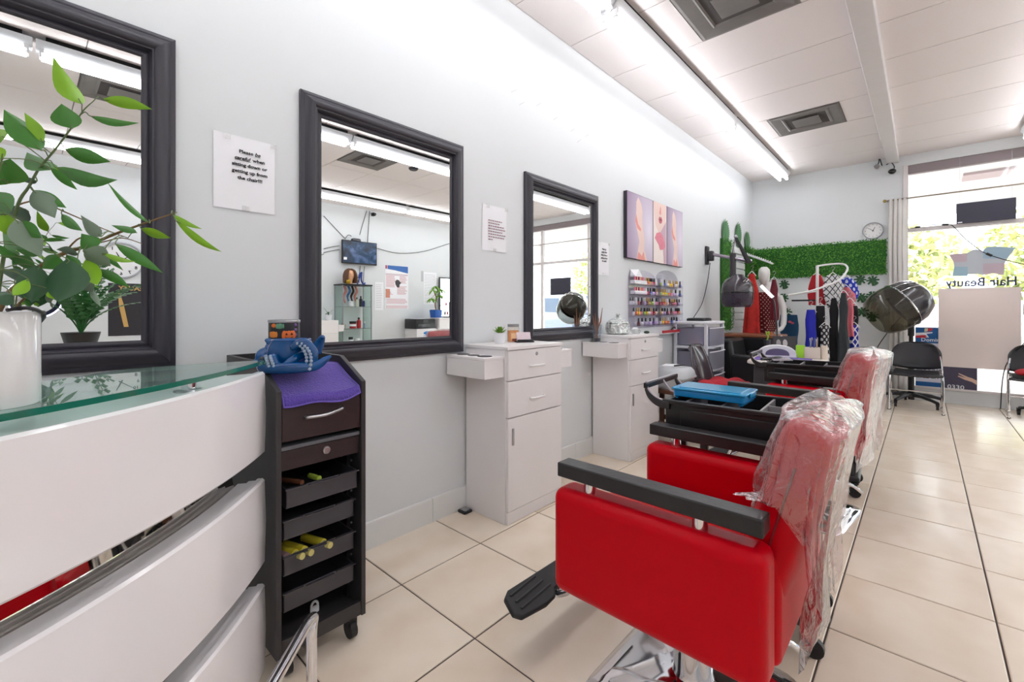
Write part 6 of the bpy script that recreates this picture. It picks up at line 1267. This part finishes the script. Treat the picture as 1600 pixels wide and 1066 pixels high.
# printer on carton, cabinet, plant
t = thing('carton_box', 'white carton with blue and red print under the printer', 'box', (W-.25, 5.6, 0)); MB().box(W-.47, W-.05, 5.36, 5.86, 0, .745).build('carton', M('carton_white', (226, 224, 226), .7), t, wp=True, bevel=.004)
MB().plate(circ(-5.62, .655, .1, 20, ry=.036), (W-.4705, 0, 0), LX, EZ, .0008).build('blue_logo', M('logo_blue', (40, 120, 190), .6), t, wp=True); MB().box(W-.4712, W-.4704, 5.52, 5.84, .53, .575).build('red_stripe', M('stripe_red', (206, 60, 70), .6), t, wp=True, smooth=0); MB().box(W-.4712, W-.4704, 5.52, 5.70, .595, .606).build('blue_line', M('logo_blue', (40, 120, 190), .6), t, wp=True, smooth=0)
t = thing('printer', 'black desktop printer standing on the white carton', 'printer', (W-.27, 5.58, .746)); stack([(0, .2, .25, .02), (.19, .2, .25, .02), (.2, .19, .24, .02)], 'body', BLK, t); MB().box(-.206, -.2, -.2, .1, .03, .1).build('paper_slot', BLKG, t, bevel=.004); MB().box(-.205, -.199, -.06, .06, .12, .18).build('control_panel', M('panel_grey', (60, 62, 66), .4), t, smooth=0); MB().box(-.15, .1, -.18, .16, .2, .207).build('paper_sheet', PAPER, t, smooth=0)
t = thing('white_counter', 'long white counter beside the printer', 'counter', (W-.3, 6.4, 0)); MB().box(W-.52, W-.02, 5.9, 6.9, 0, .93).build('body', LAM, t, bevel=.005, wp=True); MB().box(W-.54, W-.02, 5.88, 6.92, .93, .965).build('top', LAM, t, bevel=.005, wp=True); MB().box(W-.526, W-.52, 6.42, 6.44, .1, .9).build('door_gap', M('gap', (180, 178, 180), .6), t, wp=True, smooth=0)
t = thing('money_plant', 'young tree with long drooping leaves in blue square pot', 'plant', (W-.3, 5.97, .966)); BP = M('pot_blue', (24, 92, 180), .3); stack([(0, .085, .085, .01), (.16, .1, .1, .012), (.165, .1, .1, .012)], 'pot', BP, t); MB().box(-.085, .085, -.085, .085, .165, .17).build('soil', M('soil', (58, 46, 38), .95), t, smooth=0)
MB().tube(ccat([(0, 0, .17), (.01, -.01, .3), (-.01, .01, .42), (0, -.03, .52)], 4), .012, 8).build('trunk', SW, t); LM = M('money_leaf', (120, 170, 60), .5, var=.2, scale=20)
for cl_, (cy, cz) in enumerate(((-.12, .60), (.1, .5), (-.03, .68), (-.16, .42), (.14, .62))):
    MB().tube([(0, -.02, .5), (-.02, cy*.8, cz)], .004, 5).build('twig', SG, t)
    for k in range(6):
        an = 2*PI*k/6+cl_; d = Vector((.8*math.cos(an), math.sin(an), -.25)).normalized(); s_ = d.cross(Vector((0, 0, 1))).normalized(); B = Vector((-.02, cy*.8, cz))
        MB().surf(lambda u, v: B+d*.15*u+s_*(.024*math.sin(PI*u)*(2*v-1))+Vector((0, 0, -.08*u*u)), 6, 2).build('leaf', LM, t)
t = thing('dressing_mirror', 'black framed mirror leaning on the wall behind the counter', 'mirror', (W-.02, 6.55, .966)); mb = MB()
for b in ((W-.06, W-.03, 6.26, 6.285, .966, 1.866), (W-.06, W-.03, 6.835, 6.86, .966, 1.866), (W-.06, W-.03, 6.285, 6.835, 1.84, 1.866), (W-.06, W-.03, 6.285, 6.835, .966, .99)): mb.box(*b)
mb.build('frame', BLK, t, wp=True, smooth=0); MB().box(W-.05, W-.04, 6.285, 6.835, .99, 1.84).build('mirror_pane', MIR, t, wp=True, smooth=0)
t = thing('tier_tray', 'pink two-tier tray with small cosmetics on the counter', 'tray', (W-.35, 6.3, .966)); 
for z in (.06, .26): MB().box(-.1, .1, -.17, .17, z, z+.012).build('tier', M('tray_pink', (206, 160, 164), .5), t, bevel=.003)
MB().cyl((0, 0, 0), (0, 0, .34), .009, n=8).build('stem', BLK, t); MB().box(-.08, .08, -.1, .1, 0, .01).build('foot', BLK, t, smooth=0)
for k, (y, z) in enumerate(((-.12, .072), (-.05, .072), (.09, .072), (.13, .272), (-.09, .272))):
    bottle(['black mascara on lower tray tier', 'red lipstick tube on lower tray tier', 'cream compact bottle on lower tray tier', 'gold perfume bottle on upper tray tier', 'pink bottle on upper tray tier'][k]+' beside the dressing mirror', W-.35, 6.3+y, .966+z, .018, .07, [(30, 30, 32), (170, 40, 50), (220, 200, 180), (200, 160, 90), (220, 130, 150)][k], K, 'cosmetic_bottle')
t = thing('white_drawer_unit', 'white drawer unit beside the glass tower', 'drawers', (W-.25, 3.6, 0)); MB().box(W-.45, W-.03, 3.35, 3.72, 0, .95).build('body', LAM, t, wp=True, bevel=.004)
for k in range(4): MB().box(W-.456, W-.45, 3.37, 3.70, .08+k*.215, .28+k*.215).build('drawer_front', LAM, t, wp=True, bevel=.003)
MB().box(W-.45, W-.1, 3.722, 3.82, .75, .865).build('side_box', LAM, t, wp=True, bevel=.003)
t = thing('orchid_pot', 'white orchid pot with dark strap leaves on the drawer unit', 'plant', (W-.24, 3.64, .951)); MB().lathe([(0, 0), (.05, 0), (.06, .09), (.05, .09), (0, .08)], 16).build('pot', WPL, t); 
for an, h in ((.3, .2), (2.2, .26), (4., .16), (5.4, .3)): d = Vector((math.cos(an)*.12, math.sin(an)*.12, h)); MB().surf(lambda u, v: Vector((0, 0, .08))+d*u+Vector((-d.y, d.x, 0)).normalized()*(.02*math.sin(PI*u)*(2*v-1))-Vector((0, 0, .15*u*u)), 6, 2).build('leaf', M('leaf_deep', (38, 84, 46), .36), t)
# big clock and black poster, plants and ring light on a side table
clock('large_wall_clock', 'large white wall clock with black numerals, reflected in the first mirror', (W-.001, .872, 1.805), .25, LX, (-1, 0, 0), 12, 51, True)
t = thing('black_poster', 'black poster with gold lettering below the large clock', 'poster', (W, .95, .78)); rw('sheet', M('poster_black', (44, 42, 48), .6, var=.2, scale=5), .74, 1.30, .78, 1.495)
GOLD = M('gold_ink', (206, 166, 96), .5); text('BEAUTY', .085, (W-.0042, 1.0, 1.40), LX, EZ, GOLD, t, 'lettering', bold=.002); MB().plate([(-.95, .9), (-.9, 1.2), (-.86, 1.36), (-.84, 1.36), (-.85, 1.18), (-.90, .9)], (W-.0042, 0, 0), LX, EZ, .0004).build('gold_figure', GOLD, t, wp=True, smooth=0)
t = thing('side_table', 'white side table carrying the fern plant and ring light', 'table', (4.3, .45, 0)); MB().box(-.35, .35, -.75, .75, .74, .775).build('top', LAM, t, bevel=.004)
for x in (-.3, .3):
    for y in (-.7, .7): MB().box(x-.025, x+.025, y-.025, y+.025, 0, .74).build('leg', LAM, t, bevel=.003)
t = thing('fern_plant', 'bushy dark green plant with arching feathered stems in black pot', 'plant', (4.1, .36, .776)); MB().lathe([(0, 0), (.11, 0), (.14, .12), (.145, .14), (.12, .14), (0, .13)], 20).build('pot', BLK, t); ZZ = M('zz_leaf', (44, 104, 48), .3, var=.2, scale=15); 
for k in range(24):
    an = 2*PI*k/24+R.uniform(-.2, .2); L_ = R.uniform(.42, .72); lean = R.uniform(.35, 1.0); d = Vector((math.cos(an), math.sin(an), 0)); P_ = [Vector((0, 0, .12))+d*(L_*lean*f*(.4+.6*f))+Vector((0, 0, L_*f*(1.15-.45*lean*f))) for f in [i/12 for i in range(13)]]
    mb = MB(); mb.tube(P_, [.008-.0004*i for i in range(13)], 5); s_ = Vector((-d.y, d.x, 0))
    for i in range(3, 13):
        for sg in (-1, 1):
            tt = (P_[i]-P_[i-1]).normalized(); e = (s_*sg*.9+tt*.45).normalized(); w = tt*.026; ll = .1*(1-.03*i); B = P_[i]; mb.add([B, B+e*ll*.5+w, B+e*ll+Vector((0, 0, -.01)), B+e*ll*.5-w], [(0, 1, 2, 3)])
    mb.build('frond', ZZ, t, smooth=0)
t = thing('ring_light', 'round ring light with glowing rim on a short black stand', 'ring light', (4.5, .06, .776)); MB().lathe([(0, 0), (.1, 0), (.1, .012), (0, .02)], 20).build('base', BLK, t); MB().cyl((0, 0, .01), (0, 0, .28), .009, n=8).build('pole', BLK, t)
RO = Matrix.Rotation(PI/2, 3, 'Y'); MB().lathe([(.15, -.012), (.2, -.012), (.2, .012), (.15, .012), (.15, -.012)], 40, (0, 0, .47), RO).build('ring_body', M('ring_black', (30, 30, 60), .4), t); MB().lathe([(.186, .013), (.197, .013), (.197, .016), (.186, .016), (.186, .013)], 40, (0, 0, .47), Matrix.Rotation(-PI/2, 3, 'Y')).build('glow_rim', M('ring_glow', (240, 240, 255), .4, emit=(225, 225, 255), estr=4), t)
t = thing('tall_white_box', 'tall white cabinet panel behind the ring light', 'cabinet', (5.0, -.25, 0)); MB().box(-.2, .2, -.25, .25, 0, 1.3).build('body', LAM, t, bevel=.004); MB().box(-.206, -.2, -.24, .24, .04, 1.27).build('door', LAM, t, bevel=.003)
t = thing('ceiling_detector', 'small dark round detector on the ceiling tiles', 'detector', tuple(REF(645, 263, 3.5)*Vector((1, 1, 0))+Vector((0, 0, ZC)))) if False else None
pz = PZ(645, 263, ZC); t = thing('ceiling_detector', 'small dark round detector fixed to the ceiling tiles', 'detector', (-pz.x, pz.y, ZC)); MB().lathe([(0, -.03), (.05, -.03), (.065, -.015), (.065, 0), (0, 0)], 20).build('case', BLK, t)
# ================================================================== OUTSIDE
PAV = M('outside_paving', (168, 162, 156), .8, var=.06, scale=1.5)
struct(MB().box(-14, 24, D+.12, D+60, -.12, -.03).build('outside_ground', PAV, smooth=0))
SOF = M('soffit_white', (236, 234, 232), .7)
t = thing('canopy', 'white walkway canopy over the shop front', 'canopy', (3, D+2, 2.9)); MB().box(-3, 9, D+.14, D+2.6, 3.02, 3.2).build('soffit', SOF, t, wp=True, smooth=0); MB().box(-3, 9, D+2.6, D+2.8, 2.72, 3.3).build('fascia', SOF, t, wp=True, smooth=0)
for x in (-1.5, 6.4): MB().box(x-.12, x+.12, D+2.45, D+2.7, -.03, 3.0).build('column', SOF, t, wp=True, smooth=0)
t2 = PY(1544, 273, D+1.4); MB().box(t2.x-.25, t2.x+.25, D+1.2, D+1.6, 2.985, 3.018).build('soffit_light', M('soffit_lamp', (190, 170, 172), .6), t, wp=True, smooth=0)
TG = [M('tree_light', (196, 196, 130), .8, var=.25, scale=3), M('tree_mid', (150, 162, 104), .8, var=.25, scale=3)]
def otree(x, y, h, r, lab):
    t = thing('street_tree', lab, 'tree', (x, y, -.03), 0, 'trees across the street'); MB().tube([(0, 0, 0), (.1, 0, h*.5)], [.16, .1], 8).build('trunk', M('bark', (150, 130, 110), .9), t); mb = MB(); rr = random.Random(int(x*10))
    for _ in range(1500):
        v = Vector((rr.gauss(0, 1), rr.gauss(0, 1), rr.gauss(0, 1))).normalized()*rr.uniform(.55, 1); p = Vector((v.x*r, v.y*r, h*.62+v.z*h*.36)); s_ = rr.uniform(.1, .22); a = Vector((rr.uniform(-1, 1), rr.uniform(-1, 1), rr.uniform(-1, 1))).normalized()*s_; b = a.orthogonal().normalized()*s_*.6
        mb.mat(rr.random() > .6).add([p-a, p+b, p+a, p-b], [(0, 1, 2, 3)])
    o = mb.build('crown', TG, t, smooth=0); o['kind'] = 'stuff'
for i, (x, y, h, r) in enumerate(((1.2, 23, 4.6, 2.0), (5.4, 25, 5.2, 2.1), (-3.2, 25, 5.0, 2.2), (9.8, 25, 4.8, 2.1), (14.2, 26, 5.4, 2.1))):
    otree(x, y, h, r, ['small rounded street tree straight across from the window', 'broad street tree behind the parked car', 'broad street tree beyond the curtain side', 'rounded street tree beside the parked car', 'large street tree at the end of the road'][i])
# parked pale blue-white SUV seen through the glass
t = thing('parked_car', 'pale parked SUV outside the shop window', 'car', (6.9, D+5.6, -.03), math.radians(4)); CB = M('car_paint', (132, 142, 162), .3, coat=.2); CG = M('car_glass', (70, 84, 104), .2); TY = M('tyre', (60, 62, 72), .7)
prof = [(-2.2, .35), (-2.25, .75), (-2.1, .95), (-1.3, 1.05), (-.7, 1.62), (1.5, 1.68), (2.1, 1.1), (2.2, .7), (2.15, .35)]
MB().prism(prof, -.85, .85, lambda a, b, h: (a, h, b)).build('body', CB, t, bevel=.08, seg=3)
for s_ in (-1, 1):
    for pts in ([(-1.05, 1.1), (-.62, 1.53), (.2, 1.56), (.2, 1.08)], [(.3, 1.08), (.3, 1.56), (1.4, 1.58), (1.75, 1.12)]): MB().prism(pts, s_*.852, s_*.86, lambda a, b, h: (a, h, b)).build('side_window', CG, t, smooth=0)
    for x in (-1.4, 1.35):
        w_ = MB().cyl((x, s_*.68, .34), (x, s_*.87, .34), .34, n=28).build('wheel', TY, t); MB().cyl((x, s_*.86, .34), (x, s_*.88, .34), .2, n=20).build('hub_cap', STEEL, w_)
    MB().tube(ccat([(-1.85+.45-.42, s_*.855, .35), (-1.4-.3, s_*.86, .66), (-1.4, s_*.86, .78), (-1.4+.3, s_*.86, .66), (-1.4+.44, s_*.855, .35)], 5), .03, 6).build('arch_trim', CB, t); MB().ell((-.95, s_*.97, 1.08), (.06, .1, .08), 10, 8).build('side_mirror', CB, t)
MB().prism([(-.75, 1.6), (-1.28, 1.08), (-1.30, 1.10), (-.78, 1.63)], -.72, .72, lambda a, b, h: (a, h, b)).build('windscreen', CG, t, smooth=0)
